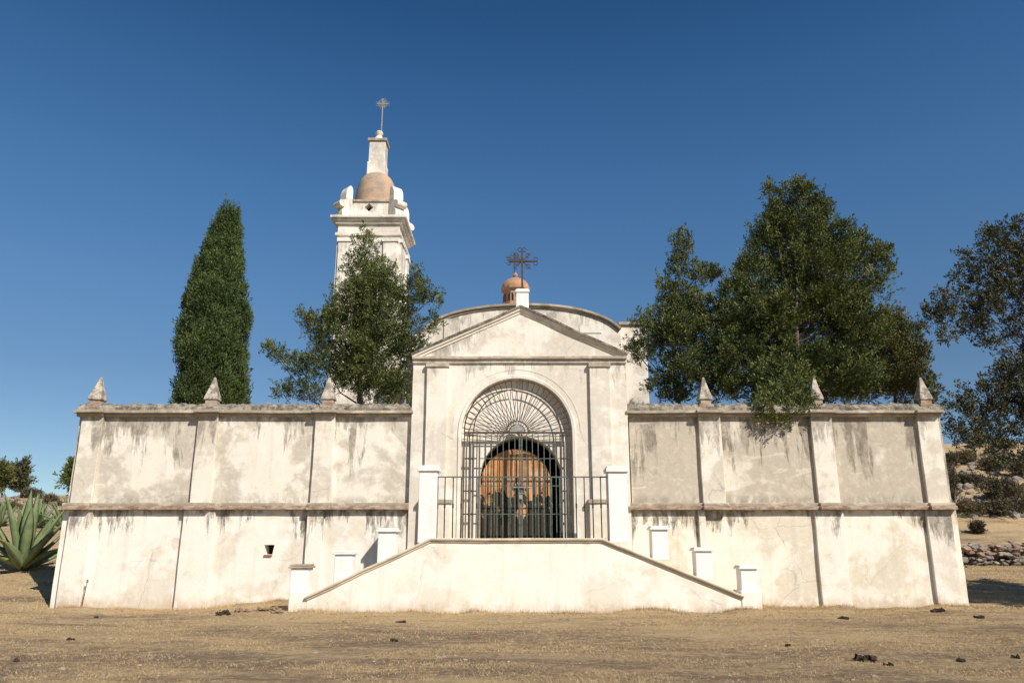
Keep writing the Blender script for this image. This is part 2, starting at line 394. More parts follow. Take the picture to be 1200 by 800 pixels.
# numpy triangle soup
def soup(name, V, nper, mat, parent=None, base=(0,0,0)):
    org = np.array(ORG[parent] if parent else base)
    V = V.reshape(-1, 3) - org; n = len(V)//nper
    me = bpy.data.meshes.new(name); me.vertices.add(len(V)); me.vertices.foreach_set('co', V.astype(np.float32).ravel())
    me.loops.add(len(V)); me.loops.foreach_set('vertex_index', np.arange(len(V), dtype=np.int32))
    me.polygons.add(n); me.polygons.foreach_set('loop_start', np.arange(0, len(V), nper, dtype=np.int32))
    try: me.polygons.foreach_set('loop_total', np.full(n, nper, dtype=np.int32))
    except Exception: pass
    me.update(calc_edges=True)
    return meshobj(name, me, mat, parent, base)

# grass blades -----------------------------------------------------
def blades(pts, hgt, wid, lean=.8):
    n = len(pts); h = hgt*rng.uniform(.4, 1.2, n)[:, None]; a = rng.uniform(0, 2*np.pi, n)
    d = np.stack([np.cos(a), np.sin(a), np.zeros(n)], 1); b = rng.uniform(0, 2*np.pi, n)
    l = np.stack([np.cos(b), np.sin(b), np.zeros(n)], 1)*rng.uniform(0, lean, n)[:, None]
    tip = pts + (l + np.array([0,0,1.0]))*h
    return np.stack([pts-d*wid/2, pts+d*wid/2, tip], 1)
def scatter(n, x0, x1, y0, y1, thr, sc=.5, seed=3):
    out = []
    while len(out) < n:
        x = random.uniform(x0, x1); y = random.uniform(y0, y1)
        v = noise.noise(Vector((x*sc, y*sc*1.6, seed)))*.7+noise.noise(Vector((x*3, y*3, seed)))*.5
        if v > thr+random.uniform(-.35, .35): out.append((x, y, terr(x, y)-.004))
    return np.array(out)
A = blades(scatter(52000, -9, 9, 9.2, 13.5, .14), .032, .008, 2.2)
B = blades(scatter(70000, -13.5, 13.5, 13.5, 20.2, .06), .032, .010, 1.7)
C = blades(scatter(16000, -22, -11.3, 19.6, 30, 0), .06, .02); D = blades(scatter(16000, 11.3, 24, 19.6, 33, 0), .06, .02)
E = []
for i in range(11000):
    x = random.uniform(-11.4, 11.4); front = 18.4 if -5.3 < x < 5.9 else 20.35
    if noise.noise(Vector((x*1.3, 0, 4))) + random.uniform(-.5, .5) > -.1:
        y = front - abs(random.gauss(0, .14)); E.append((x, y, terr(x, y)-.005))
E = blades(np.array(E), .085, .011, .7)
tag(soup('grass', np.concatenate([A, B, C, D, E]), 3, M['straw']), 'short dry straw coloured grass in front of the white wall', 'grass', kind='stuff')

mbp = MB()
for i in range(800):
    y = random.uniform(9.3, 20) if i % 3 else random.uniform(16.5, 20.2); x = random.uniform(-.68*y, .68*y)
    if y > 18 and -5.6 < x < 6.2: continue
    q_ = random.uniform(.008, .028)*(1.6 if random.random() < .06 else 1); mbp.blob((x, y, terr(x, y)), (q_*1.3, q_, q_*.7), 1, .5, i)
tag(obj('pebbles', mbp, simple('dusty_pebble', (.34,.28,.21), (.15,.11,.08), 1.9, .95, .3, .01, .42, .58)), 'small pebbles and crumbs scattered over the dry yard', 'pebbles', kind='stuff')

# ------------------------------------------------------------------ atrium walls
def wx(u, v): return XX(u, v, YW)
def wall(name, label, uL, uR, pil, endside, mats, low_pil, finials):
    up, lo = mats
    xL_top, xR_top = XX(uL[0], 487, YW), XX(uR[0], 487, YW)
    xL_bot, xR_bot = XX(uL[1], 700, YW), XX(uR[1], 700, YW)
    zb = -.4
    t = thing(name, label, 'wall', ((xL_bot+xR_bot)/2, YW, 0))
    xl, xr = xL_top, xR_top
    mb = MB().box(xl, xr, YW, YW+.75, z_str+.1, z_cor, .3, .012); obj('upper_panel', mb, up, t)
    lowm = MB().box(xl-.03, xr+.03, YW-.08, YW+.8, zb, z_str-.04, .3, .014); lob = obj('lower_panel', lowm, lo, t)
    # string course: worn brick band with a plaster fillet on top, breaking forward at the pilasters
    def prof_box(mb, a, b, pd): mb.box(a, b, YW-.24-pd, YW+.05, z_str-.055, z_str+.045, .12, .016)
    mb = MB(); prof_box(mb, xl-.12, xr+.0, 0)
    for (ua, ub) in pil:
        a, b = XX(ua, 520, YW), XX(ub, 520, YW); prof_box(mb, a-.05, b+.05, .10)
    obj('string_course', mb, M['brickish'], t, bevel=.012)
    mb = MB().box(xl-.06, xr, YW-.17, YW+.05, z_str+.047, z_str+.125, .12, .016)
    for (ua, ub) in pil:
        a, b = XX(ua, 520, YW), XX(ub, 520, YW); mb.box(a-.03, b+.03, YW-.27, YW, z_str+.049, z_str+.127, .12, .016)
    obj('fillet', mb, M['cap'], t, bevel=.012)
    # cornice
    mb = MB()
    def cor(mb, a, b, pd):
        mb.box(a, b, YW-.10-pd, YW+.80, z_cor-.03, z_cor+.045, .14, .012)
        mb.box(a-.05, b+.05, YW-.20-pd, YW+.86, z_cor+.047, z_cor+.12, .14, .014)
    cor(mb, xl-.05, xr, 0)
    for (ua, ub) in pil:
        a, b = XX(ua, 520, YW), XX(ub, 520, YW); cor(mb, a-.02, b+.02, .11)
    obj('cornice', mb, M['cap'], t, bevel=.012)
    # rough rubble coping on top
    mb = MB(); n = int((xr-xl)/.05); rows = 9; z0 = z_cor+.10
    prof = [(-.16,-.02),(-.14,.10),(-.02,.19),(.12,.24),(.3,.26),(.48,.24),(.62,.18),(.74,.09),(.78,-.02)]
    vs = []
    for i in range(n+1):
        x = xl-.04+(xr-xl+.08)*i/n
        for (py, pz) in prof:
            q = Vector((x*3.6, py*4, pz*4)); f = noise.noise(q)*.6+noise.noise(q*2.9)*.75
            vs.append((x+noise.noise(q+Vector((9,0,0)))*.03, YW+py+f*.035, z0+pz+f*(.085 if 0<=pz else 0)))
    fs = [(i*rows+j, (i+1)*rows+j, (i+1)*rows+j+1, i*rows+j+1) for i in range(n) for j in range(rows-1)]
    fs += [tuple(range(rows)), tuple(range(n*rows, (n+1)*rows))]
    mb.add(vs, fs); obj('coping', mb, M['coping'], t)
    for (ua, ub) in pil:
        a, b = XX(ua, 520, YW), XX(ub, 520, YW)
        obj('pilaster', MB().box(a, b, YW-.11, YW+.02, z_str+.11, z_cor-.01, .2, .012), M['pilaster'], t, bevel=.015)
    for (ua, ub) in low_pil:
        a, b = XX(ua, 650, YW), XX(ub, 650, YW)
        obj('lower_pilaster', MB().box(a, b, YW-.18, YW-.05, zb, z_str-.05, .2, .014), M['pilaster_low'], t, bevel=.015)
    for k, (u, uw, tilt) in enumerate(finials):
        x = XX(u, 470, YW); z0 = z_cor+.12; zt = ZZ(441, YW); y = YW+.12
        mb = MB().box(x-.20, x+.20, y-.20, y+.20, z0, z0+.20, .12, .012); mb.box(x-.15, x+.15, y-.15, y+.15, z0+.202, z0+.31, .12, .010)
        obj('finial_base', mb, M['brickish'] if k != 1 else M['cap'], t, bevel=.012)
        mb = MB(); i0 = 0; w = .182; zz = z0+.312
        
        mb.lathe((x, y, 0), [(w*1.30, zz), (w*1.42, zz+.03), (w*1.26, zz+.12), (w*.72, zz+.13+(zt-zz-.13)*.45), (.035, zt)], 4, math.pi/4)
        mb.rot((x, y, zz), 'Y', tilt)
        obj('finial', mb, M['finial'], t, bevel=.012)
    return t, lob
wl, lobL = wall('courtyard_wall', 'long weathered cream wall left of the stairs with a small vent hole', (94, 66), (483, 483),
     [(94,119),(231,254),(369,392)], 'L', (M['up_left'], M['low_left']), [(78,106),(213,250),(359,378)],
     [(111,11,R(3)),(247,11,R(1)),(384,11,R(-2))])
wr, lobR = wall('courtyard_wall', 'long stained beige wall right of the stairs, its top under overhanging branches', (737, 737), (1101, 1131),
     [(819,845),(951,976),(1076,1101)], 'R', (M['up_right'], M['low_right']), [(820,828),(956,990),(1088,1117)],
     [(827,10,R(0)),(957,9,R(3)),(1085,10,R(-1))])
# vent hole with a broken brick sill
x0, x1 = XX(311, 643, YW), XX(322, 643, YW); za, zb_ = ZZ(649, YW), ZZ(638, YW)
cut = MB().poly_y([(x0+.02, za), (x1-.03, za), (x1+.01, zb_), (x0-.01, zb_)], YW-.3, YW+.35)
co_ = obj('vent_cutter', cut, M['vent'], wl)
bo = lobL.modifiers.new('vent', 'BOOLEAN'); bo.object = co_; bo.operation = 'DIFFERENCE'; bo.solver = 'EXACT'
dg = bpy.context.evaluated_depsgraph_get(); newme = bpy.data.meshes.new_from_object(lobL.evaluated_get(dg))
lobL.modifiers.clear(); lobL.data = newme; bpy.data.objects.remove(co_, do_unlink=True)
obj('vent', MB().box(x0-.05, x1+.05, YW+.30, YW+.33, za-.03, zb_+.03), M['vent'], wl)
obj('vent_sill', MB().box(x0+.01, x1-.02, YW-.13, YW+.05, za-.05, za-.005, .05, .01), simple('red_brick', (.45,.2,.12), (.3,.13,.08), 8), wl, bevel=.01)

# ------------------------------------------------------------------ gateway
YP = 20.45
gx0, gx1 = XX(482, 500, YP), XX(736, 500, YP); gz = ZZ(419, YP); gap = ZZ(361, YP)
gcx = (gx0+gx1)/2
t = thing('gateway', 'cream plastered gateway with triangular pediment and round arch above the stairs', 'gateway', (gcx, YP, 0))
acx = XX(605.5, 505, YP); ar = 65/F*YP; azs = ZZ(507, YP)
def arch_wall(x0, x1, z0, zt, cx, zs, r, y0, y1, nseg=40):
    cols = [x0] + list(np.linspace(x0, cx-r, 6))[1:] + [cx-r*math.cos(math.pi*k/nseg) for k in range(1, nseg)] + list(np.linspace(cx+r, x1, 6))
    mb = MB(); vs = []; fs = []; n = len(cols)
    arch = lambda x: zs+math.sqrt(max(0, r*r-(x-cx)**2))
    # columns as independent prisms sharing side positions
    for i in range(n-1):
        a, b = cols[i], cols[i+1]; inside = a >= cx-r-1e-6 and b <= cx+r+1e-6
        za, zb = (arch(a), arch(b)) if inside else (z0, z0)
        mb.add([(a,y0,za),(b,y0,zb),(b,y0,zt),(a,y0,zt),(a,y1,za),(b,y1,zb),(b,y1,zt),(a,y1,zt)],
               [(0,1,2,3),(7,6,5,4),(0,4,5,1),(3,2,6,7)])
        if i == 0: mb.add([(a,y0,z0),(a,y0,zt),(a,y1,zt),(a,y1,z0)], [(0,1,2,3)])
        if i == n-2: mb.add([(b,y0,z0),(b,y0,zt),(b,y1,zt),(b,y1,z0)], [(0,3,2,1)])
    for s in (-1, 1):
        a = cx+s*r; mb.add([(a,y0,z0),(a,y1,z0),(a,y1,zs),(a,y0,zs)], [(0,1,2,3)])
    return mb
zf = -.3
obj('front_wall', arch_wall(gx0, gx1, zf, gz-.16, acx, azs, ar, YP, YP+.20), M['portal'], t)
# inner wall with the smaller door arch
icx = XX(610.6, 560, YP+.20); ir = 47/F*(YP+.4); izs = ZZ(511, YP+.20)-ir
obj('inner_wall', arch_wall(gx0+.1, gx1-.1, zf, gz-.2, icx, izs, ir, YP+.205, YP+.95), M['portal'], t)
# archivolt ring moulding and jamb edge
path = [(acx-ar-.03, z_land-.1), (acx-ar-.03, azs)] + [(acx-(ar+.03)*math.cos(math.pi*k/40), azs+(ar+.03)*math.sin(math.pi*k/40)) for k in range(1, 40)] + [(acx+ar+.03, azs), (acx+ar+.03, z_land-.1)]
obj('arch_moulding', MB().sweep(path, [(-.02, YP+.05), (-.02, YP-.02), (.05, YP-.03), (.07, YP-.01), (.07, YP+.05)]), M['portal'], t)
path2 = [(acx-(ar+.24)*math.cos(math.pi*k/40), azs+.02+(ar+.24)*math.sin(math.pi*k/40)) for k in range(0, 41)]
obj('arch_moulding', MB().sweep(path2, [(-.03, YP+.03), (-.02, YP-.008), (.02, YP-.008), (.03, YP+.03)]), M['portal'], t)
# impost of inner arch
# pilasters and pedestals
for (ua, ub) in ((499,524),(692,716)):
    a, b = XX(ua, 500, YP), XX(ub, 500, YP)
    obj('pilaster', MB().box(a, b, YP-.10, YP+.03, zf, ZZ(431, YP), .25, .008), M['portal'], t, bevel=.012)
    obj('capital', MB().box(a-.03, b+.03, YP-.14, YP+.02, ZZ(431, YP)+.002, ZZ(426.5, YP), .2, .006), M['cap'], t, bevel=.01)
    obj('pedestal', MB().box(a-.09, b+.13, YP-.15, YP+.02, zf, ZZ(590, YP), .25, .008), M['portal'], t, bevel=.015)
    obj('pedestal_cap', MB().box(a-.13, b+.17, YP-.19, YP+.02, ZZ(590, YP)+.002, ZZ(585, YP), .2, .01), M['cap'], t, bevel=.015)
# entablature
obj('architrave', MB().box(gx0-.02, gx1+.02, YP-.06, YP+.95, gz-.157, gz-.06, .2, .008), M['portal'], t, bevel=.01)
obj('cornice', MB().box(gx0-.03, gx1+.03, YP-.13, YP+1.0, gz-.058, gz+.02, .15, .012), M['cap'], t, bevel=.014)
obj('pediment', MB().poly_y([(gx0+.1, gz+.021), (gx1-.1, gz+.021), (gcx+.03, gap-.12)], YP-.02, YP+.95), M['pediment'], t)
rkL = [(lerp(gx0-.05, gcx+.03, q/12), lerp(gz+.05, gap-.02, q/12)) for q in range(13)]
rkR = [(lerp(gcx+.03, gx1+.05, q/12), lerp(gap-.02, gz+.05, q/12)) for q in range(1, 13)]
rk = rkL+rkR
obj('raking_cornice', MB().sweep(rk, [(-.13, YP+.3), (-.13, YP-.05), (-.06, YP-.06), (-.06, YP-.10), (.0, YP-.12), (.0, YP+1.0)], wa=.014), M['portal'], t)
obj('raking_coping', MB().sweep(rk, [(.003, YP+1.02), (.003, YP-.15), (.055, YP-.155), (.062, YP+1.04)], wa=.02), M['coping'], t)
# pedestal and iron cross on the apex
px, pz = XX(612, 350, YP+.3), ZZ(357, YP+.3)
obj('cross_pedestal', MB().lathe((px, YP+.35, 0), [(.26, pz-.15), (.25, pz+.3), (.29, pz+.34), (.29, pz+.40), (.22, pz+.44)], 4, math.pi/4), M['white'], t, bevel=.02)
def iron_cross(cx, y, z0, zt, half, mat, parent, r=.025, scroll=.07):
    mb = MB(); zc = zt-half*.95
    mb.box(cx-r, cx+r, y-r, y+r, z0, zt); mb.box(cx-half, cx+half, y-r*.95, y+r*.95, zc-r, zc+r)
    def ring(x, z, rr, a0=0, a1=2*math.pi):
        mb.tube([(x+rr*math.cos(a0+(a1-a0)*k/14), y, z+rr*math.sin(a0+(a1-a0)*k/14)) for k in range(15)], r*.42, 5)
    for s in (-1, 1):
        ring(cx+s*half, zc+scroll, scroll, -math.pi/2, math.pi*.9); ring(cx+s*half, zc-scroll, scroll, math.pi*1.1, math.pi*2.5)
        ring(cx+s*scroll, zt-.02, scroll, 0, 1.7*math.pi)
        for q in (-1, 1):
            ring(cx+s*half*.45, zc+q*half*.42, scroll*1.1, 0, 1.6*math.pi)
            mb.tube([(cx+s*r, y, zc+q*r), (cx+s*half*.42, y, zc+q*half*.38), (cx+s*half*.62, y, zc+q*half*.62)], r*.5, 5)
    return obj('iron_cross', mb, mat, parent)
iron_cross(px, YP+.35, pz+.40, ZZ(292, YP+.35), 17/F*YP, M['iron'], t, .028, .06)
# dark passage behind the arch
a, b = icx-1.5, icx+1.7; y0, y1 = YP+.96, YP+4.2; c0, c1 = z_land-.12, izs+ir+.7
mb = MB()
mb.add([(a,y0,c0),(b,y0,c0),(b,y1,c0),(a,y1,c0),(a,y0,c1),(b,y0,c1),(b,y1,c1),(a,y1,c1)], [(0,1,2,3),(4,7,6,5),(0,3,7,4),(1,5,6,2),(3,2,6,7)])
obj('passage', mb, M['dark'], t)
# arched wooden door leaf inside
dx, dr = XX(604.5, 560, YP+.5), 41/F*(YP+.5); dz = ZZ(526, YP+.5)-dr
pts = [(dx-dr, z_land-.1), (dx+dr, z_land-.1)] + [(dx+dr*math.cos(math.pi*k/30), dz+dr*math.sin(math.pi*k/30)) for k in range(0, 31)]
d = obj('wooden_door', MB().poly_y(pts, YP+.50, YP+.57), M['door'], t, label='weathered brown round topped plank door with a ragged dark lower half')

# iron grille of the arch -------------------------------------------
yg = YP-.015
fx, fz = XX(608.5, 503, yg), ZZ(506, yg)
k_ = yg/F
mb = MB()
def arc(r, n=36, a0=0, a1=math.pi): return [(fx+r*math.cos(a0+(a1-a0)*i/n), yg, fz+r*math.sin(a0+(a1-a0)*i/n)) for i in range(n+1)]
fx_ = XX(606, 503, yg)
fxr = fx; fx = fx_
for r_, th in ((62*k_, .018), (51*k_, .016)):
    mb.tube(arc(r_), th, 5)
for i in range(27):
    a = math.pi*(i+.5)/27
    mb.tube([(fx+51*k_*math.cos(a), yg, fz+51*k_*math.sin(a)), (fx+62*k_*math.cos(a), yg, fz+62*k_*math.sin(a))], .010, 4)
for i in range(25):
    a = math.pi*(i+.5)/25
    mb.tube([(fx+12*k_*math.cos(a)+.02, yg, fz+11*k_*math.sin(a)), (fx+49*k_*math.cos(a), yg, fz+49*k_*math.sin(a))], .009, 4)
mb.tube(arc(13*k_), .016, 5); mb.tube(arc(9*k_), .016, 5)
mb.box(fx-62*k_, fx+62*k_, yg-.02, yg+.02, fz-.04, fz+.005)
fan = obj('fan_grille', mb, M['iron'], t)
mb = MB()
mb.poly_y([(fx+.02+8*k_*math.cos(math.pi*i/14), fz+.01+8.5*k_*math.sin(math.pi*i/14)) for i in range(15)], yg-.012, yg+.012)
obj('rosette', mb, M['silver'], fan)
zb0 = z_land-.06
for s, us in ((-1, (543.5, 549.5, 553.5, 558.5)), (1, (657, 661, 666, 670))):
    mb = MB()
    xs_ = [XX(u, 560, yg) for u in us]
    for x in xs_: mb.box(x-.013, x+.013, yg-.013, yg+.013, zb0, fz)
    for v in (510, 537, 575, 602): 
        z = ZZ(v, yg); mb.box(xs_[0], xs_[-1], yg-.02, yg+.02, z-.015, z+.015)
        for x in xs_[1:3]: mb.lathe((x, yg, z), [(.02,-.03),(.035,0),(.02,.03)], 6)
    o = obj('side_grille', mb, M['iron'], t)
# two gate leaves
us = [562+6.9*i for i in range(15)]; mid = 7
for half, lab in ((us[:7], 'L'), (us[8:], 'R')):
    mb = MB(); xs_ = [XX(u, 560, yg) for u in half]
    cxm = XX(610.3, 560, yg); extra = [cxm-.03] if lab == 'L' else [cxm+.03]
    for x in xs_: mb.box(x-.011, x+.011, yg-.011, yg+.011, zb0+.03, fz-.05)
    for x in extra: mb.box(x-.02, x+.02, yg-.018, yg+.018, zb0+.03, fz-.05)
    allx = xs_+extra
    for v in (511, 537, 569, 602): z = ZZ(v, yg); mb.box(min(allx), max(allx), yg-.012, yg+.012, z-.010, z+.010)
    leaf = obj('gate_leaf', mb, M['teal'], t)
    if lab == 'R':
        z = ZZ(571, yg); mb = MB().tube([(cxm-.22, yg-.05, z), (cxm+.3, yg-.05, z)], .016, 8); mb.box(cxm-.07, cxm+.11, yg-.09, yg-.02, z-.17, z-.15)
        obj('bolt', mb, M['silver'], leaf)
        mb = MB().box(cxm-.045, cxm+.045, yg-.09, yg-.04, z-.30, z-.19); mb.tube([(cxm-.03, yg-.065, z-.19), (cxm-.03, yg-.065, z-.12), (cxm, yg-.065, z-.10), (cxm+.03, yg-.065, z-.12), (cxm+.03, yg-.065, z-.19)], .008, 6)
        obj('padlock', mb, M['silver'], leaf)

# ------------------------------------------------------------------ staircase
YS = 18.45
def sx_(u, v): return XX(u, v, YS)
sL, sR = sx_(360, 700), sx_(870, 700); lL, lR = sx_(505, 630), sx_(705, 630)
zl = ZZ(631, YS); zeL, zeR = ZZ(699, YS), ZZ(698, YS)
st = thing('staircase', 'white double staircase with sloping parapets rising to a central landing', 'staircase', ((sL+sR)/2, YS, 0))
bw = .62
# parapet as gridded columns, slight wobble
mb = MB(); cols = list(np.arange(sL, sR, .2))+[sR]; vs = []; fs = []
def topz(x):
    if x < lL: return lerp(zeL, zl, (x-sL)/(lL-sL))
    if x > lR: return lerp(zl, zeR, (x-lR)/(sR-lR))
    return zl
cols = sorted(cols+[lL, lR]); nz_ = 10
for x in cols:
    for j in range(nz_+1):
        z = lerp(-.4, topz(x)-.05, j/nz_); q = wob((x, YS, z), .012); vs.append((x, q.y, q.z if j < nz_ else z))
n0 = len(vs)
for x in cols:
    for j in range(nz_+1): vs.append((x, YS+.5, lerp(-.4, topz(x)-.05, j/nz_)))
N = nz_+1
for i in range(len(cols)-1):
    for j in range(nz_):
        fs.append((i*N+j, (i+1)*N+j, (i+1)*N+j+1, i*N+j+1)); fs.append((n0+i*N+j, n0+i*N+j+1, n0+(i+1)*N+j+1, n0+(i+1)*N+j))
    fs.append((i*N+nz_, (i+1)*N+nz_, n0+(i+1)*N+nz_, n0+i*N+nz_))
e = (len(cols)-1)*N
fs.append(tuple(range(0, N))+tuple(range(n0+N-1, n0-1, -1))); fs.append(tuple(range(e+N-1, e-1, -1))+tuple(range(n0+e, n0+e+N)))
mb.add(vs, fs); obj('parapet', mb, M['stair'], st)
corners = [(sL-.02, zeL-.03), (lL, zl-.03), (lR, zl-.03), (sR+.02, zeR-.03)]; path = []
for (xa_, za_), (xb_, zb2) in zip(corners, corners[1:]):
    nn_ = max(2, int(abs(xb_-xa_)/.16)); path += [(lerp(xa_, xb_, q/nn_), lerp(za_, zb2, q/nn_)) for q in range(nn_)]
path.append(corners[-1])
prof = [(.045, YS+.53), (-.055, YS+.53), (-.055, YS-.02), (-.045, YS-.035), (-.02, YS-.03), (-.012, YS-.055), (.0, YS-.072), (.025, YS-.078), (.045, YS-.06)]
obj('parapet_moulding', MB().sweep(path, prof, wa=.016), M['stair_cap'], st)
# end blocks
for (ua, ub, vb, nm) in ((338, 361.5, 693, 'L'), (869, 893, 692, 'R')):
    a, b = sx_(ua, 705), sx_(ub, 705)
    obj('end_block', MB().box(a, b, YS-.02+(.03 if nm=='L' else 0), YS+.66, -.4, ZZ(vb, YS), .15, .014), M['stair'], st, bevel=.02)
# pillars
def pillar(uc, vb, vt, wpx, y, cap=True, capm='white'):
    zb, ztop = ZZ(vb, y), ZZ(vt, y); x = XX(uc, (vb+vt)/2, y); h = wpx/F*y/2
    ch = .07 if ztop-zb < 1 else .12
    p = obj('pillar', MB().box(x-h, x+h, y, y+2*h, zb-.15, ztop-ch, .2, .007), M['white'], st, bevel=.015)
    mb = MB().box(x-h-.045, x+h+.045, y-.045, y+2*h+.045, ztop-ch+.003, ztop-.02, .2, .006)
    mb.box(x-h-.02, x+h+.02, y-.02, y+2*h+.02, ztop-.018, ztop+.02, .2, .006)
    obj('pillar_cap', mb, M[capm], p, bevel=.012); return p
pillar(350.5, 692, 662, 20, YS+.12, capm='cap'); pillar(402, 676, 646, 20, YS+.12); pillar(453, 652, 619.5, 20, YS+.12)
pillar(501, 628, 546, 21, YS+.10); pillar(724.5, 628, 547, 22, YS+.10)
pillar(773.5, 648, 617, 18.5, YS+.12); pillar(825, 672, 642, 18.5, YS+.12); pillar(878, 692, 663, 18.5, YS+.12)
# treads behind the parapet and the landing slab
lf = z_land-.12
obj('landing', MB().box(lL-.1, lR+.1, YS+.51, YW+.9, -.3, lf), M['stair_cap'], st)
for s, (xa, xb) in (('L', (sL, lL-.11)), ('R', (sR, lR+.11))):
    n = 9
    for i in range(n):
        a = lerp(xa, xb, i/n); b = lerp(xa, xb, (i+1)/n)
        obj('step', MB().box(min(a,b)+.001, max(a,b)-.001, YS+.51, YW-.22, -.3, lf*(i+1)/(n+1)), M['stair_cap'], st)

# railing along the landing edge
yr = YS+.25
a, b = XX(511.5, 590, yr), XX(714, 590, yr); zt = ZZ(558.5, yr); zb = zl+.005
t = thing('iron_railing', 'thin faded green iron railing between the two tall white pillars', 'railing', ((a+b)/2, yr, zb))
obj('top_rail', MB().box(a, b, yr-.02, yr+.02, zt-.018, zt+.012), M['teal'], t)
n = 21
for i in range(n+1):
    if i in (0, n): x = a+.02 if i == 0 else b-.02
    else: x = a+(b-a)*i/n
    mb = MB().tube([(x, yr, zb-.02), (x, yr, zt-.018)], .015, 6)
    zm = ZZ(592, yr); mb.lathe((x, yr, zm), [(.013,-.07),(.024,-.04),(.018,-.01),(.026,.02),(.013,.06)], 8)
    obj('baluster', mb, M['rail'] if i < 4 or i > n-5 else M['teal'], t, smooth=True)

# ------------------------------------------------------------------ church
YC = 30.0
ch = thing('church', 'cream church behind the gateway with a low curved gable and small terracotta lantern', 'church', (0.5, YC, 1.7))
def cP(u, v, y=YC): q = P(u, v, y); return (q.x, q.z)
arcpts = [cP(496,392), cP(505,380), cP(525,370), cP(550,363.5), cP(580,359.5), cP(612,358), cP(645,359), cP(675,363), cP(700,370), cP(715,377), cP(727,386)]
# smooth the arc
def smooth(pts, n=6):
    out = []
    for i in range(len(pts)-1):
        p0 = Vector(pts[max(0,i-1)]); p1 = Vector(pts[i]); p2 = Vector(pts[i+1]); p3 = Vector(pts[min(len(pts)-1,i+2)])
        for k in range(n):
            t_ = k/n; out.append(tuple(.5*((2*p1)+(p2-p0)*t_+(2*p0-5*p1+4*p2-p3)*t_*t_+(3*p1-p0-3*p2+p3)*t_**3)))
    out.append(pts[-1]); return out
arcs = smooth(arcpts)
xl, xr = arcs[0][0], arcs[-1][0]
obj('front_gable', MB().poly_y([(xl, 1.2), (xr, 1.2)] + arcs[::-1], YC, YC+.9), M['church'], ch)
obj('gable_moulding', MB().sweep(arcs, [(-.12, YC+.2), (-.12, YC-.05), (-.04, YC-.07), (-.02, YC-.14), (.06, YC-.15), (.08, YC+.95)]), M['cap'], ch)
wxr = XX(758, 430, YC+.6); zw = ZZ(383, YC+.6)
nave_l = XX(476, 430, YC+1)
obj('side_wing', MB().box(xr-.3, wxr, YC+.35, YC+9, 1.2, zw, .8, .01), M['church'], ch, bevel=.03)
obj('wing_cornice', MB().box(xr-.02, wxr+.1, YC+.25, YC+9, zw+.002, zw+.13, .5, .01), M['cap'], ch, bevel=.02)
obj('nave_wall', MB().box(nave_l, xr-.31, YC+.92, YC+15, 1.2, ZZ(392, YC+1), .9, .01), M['church'], ch, bevel=.03)
vault = [(xl+.2, ZZ(392, YC+1))]
obj('roof', MB().poly_y([(x, z-.35) for x, z in arcs[2:-2]][::-1], YC+.92, YC+15), M['church'], ch)
ox, oz = cP(692, 386); 
obj('niche', MB().poly_y([(ox+.45*math.cos(math.pi*k/16), oz-.15+.42*math.sin(math.pi*k/16)) for k in range(17)], YC-.03, YC+.05), M['tower'], ch, label='small pale half round patch on the gable')
# buttress lines at the gable
for u in (524,):
    x = XX(u, 400, YC); obj('buttress', MB().box(x-.14, x+.14, YC-.05, YC+.05, 1.2, ZZ(374, YC)), M['church'], ch)
# lantern
yl = 34.0; lx = XX(604, 345, yl); lz = ZZ(359, yl); k = yl/F
lan = obj('lantern', MB().lathe((lx, yl, 0), [(17*k, lz-.6), (17*k, lz+.1), (15.5*k, lz+.12), (15.5*k, ZZ(343, yl)), (19*k, ZZ(341.5, yl)), (19*k, ZZ(339, yl))], 8, R(22.5)), M['terra'], ch, smooth='auto')
zz0, zz1 = ZZ(339.5, yl), ZZ(326, yl)
obj('lantern_dome', MB().lathe((lx, yl, 0), [(17.5*k*math.cos(a), zz0+(zz1-zz0)*math.sin(a)) for a in np.linspace(0, 1.45, 9)] + [(2.4*k, zz1+.05), (3.6*k, zz1+.12), (2*k, zz1+.22), (.03, zz1+.3)], 20), M['terra'], lan, smooth='auto')
for w in (-67.5, -112.5, -22.5, -157.5):
    a = R(w); c = Vector((lx+15.1*k*math.cos(a), yl+15.1*k*math.sin(a), 0)); n = Vector((math.cos(a), math.sin(a), 0)); s_ = Vector((-n.y, n.x, 0))
    c2 = c - n*.12
    mb = MB(); pp = []
    for (q, z) in [(-.13, lz+.14), (.13, lz+.14), (.13, ZZ(349, yl)), (.07, ZZ(346.5, yl)), (-.07, ZZ(346.5, yl)), (-.13, ZZ(349, yl))]: pp.append((q, z))
    vs = [c+s_*q+n*.0+Vector((0,0,z)) for q, z in pp] + [c2+s_*q+Vector((0,0,z)) for q, z in pp]
    mb.add(vs, [tuple(range(6)), tuple(range(11,5,-1))]+[(i, i+6, (i+1)%6+6, (i+1)%6) for i in range(6)])
    obj('window', mb, M['vent'], lan)
iron_cross(lx-.05, yl, zz1+.25, ZZ(297, yl), 9*k, M['iron'], lan, .025, .08)

# ------------------------------------------------------------------ bell tower
YT = 33.0; tz = lambda v: ZZ(v, YT)
tl, tr = XX(394, 290, YT), XX(468, 290, YT); tcx = (tl+tr)/2; tw = (tr-tl)/2; tcy = YT+tw; k = YT/F/.93
bt = thing('bell_tower', 'tall cream bell tower with diamond opening, corner volutes and ochre dome', 'tower', (tcx, tcy, 1.7))
def sq(hw, z0, z1, m, name, step=.5, wa=.01, bevel=.02, par=None):
    return obj(name, MB().box(tcx-hw, tcx+hw, tcy-hw, tcy+hw, z0, z1, step, wa), m, par or bt, bevel=bevel)
sq(tw, 1.2, tz(272), M['tower'], 'shaft')
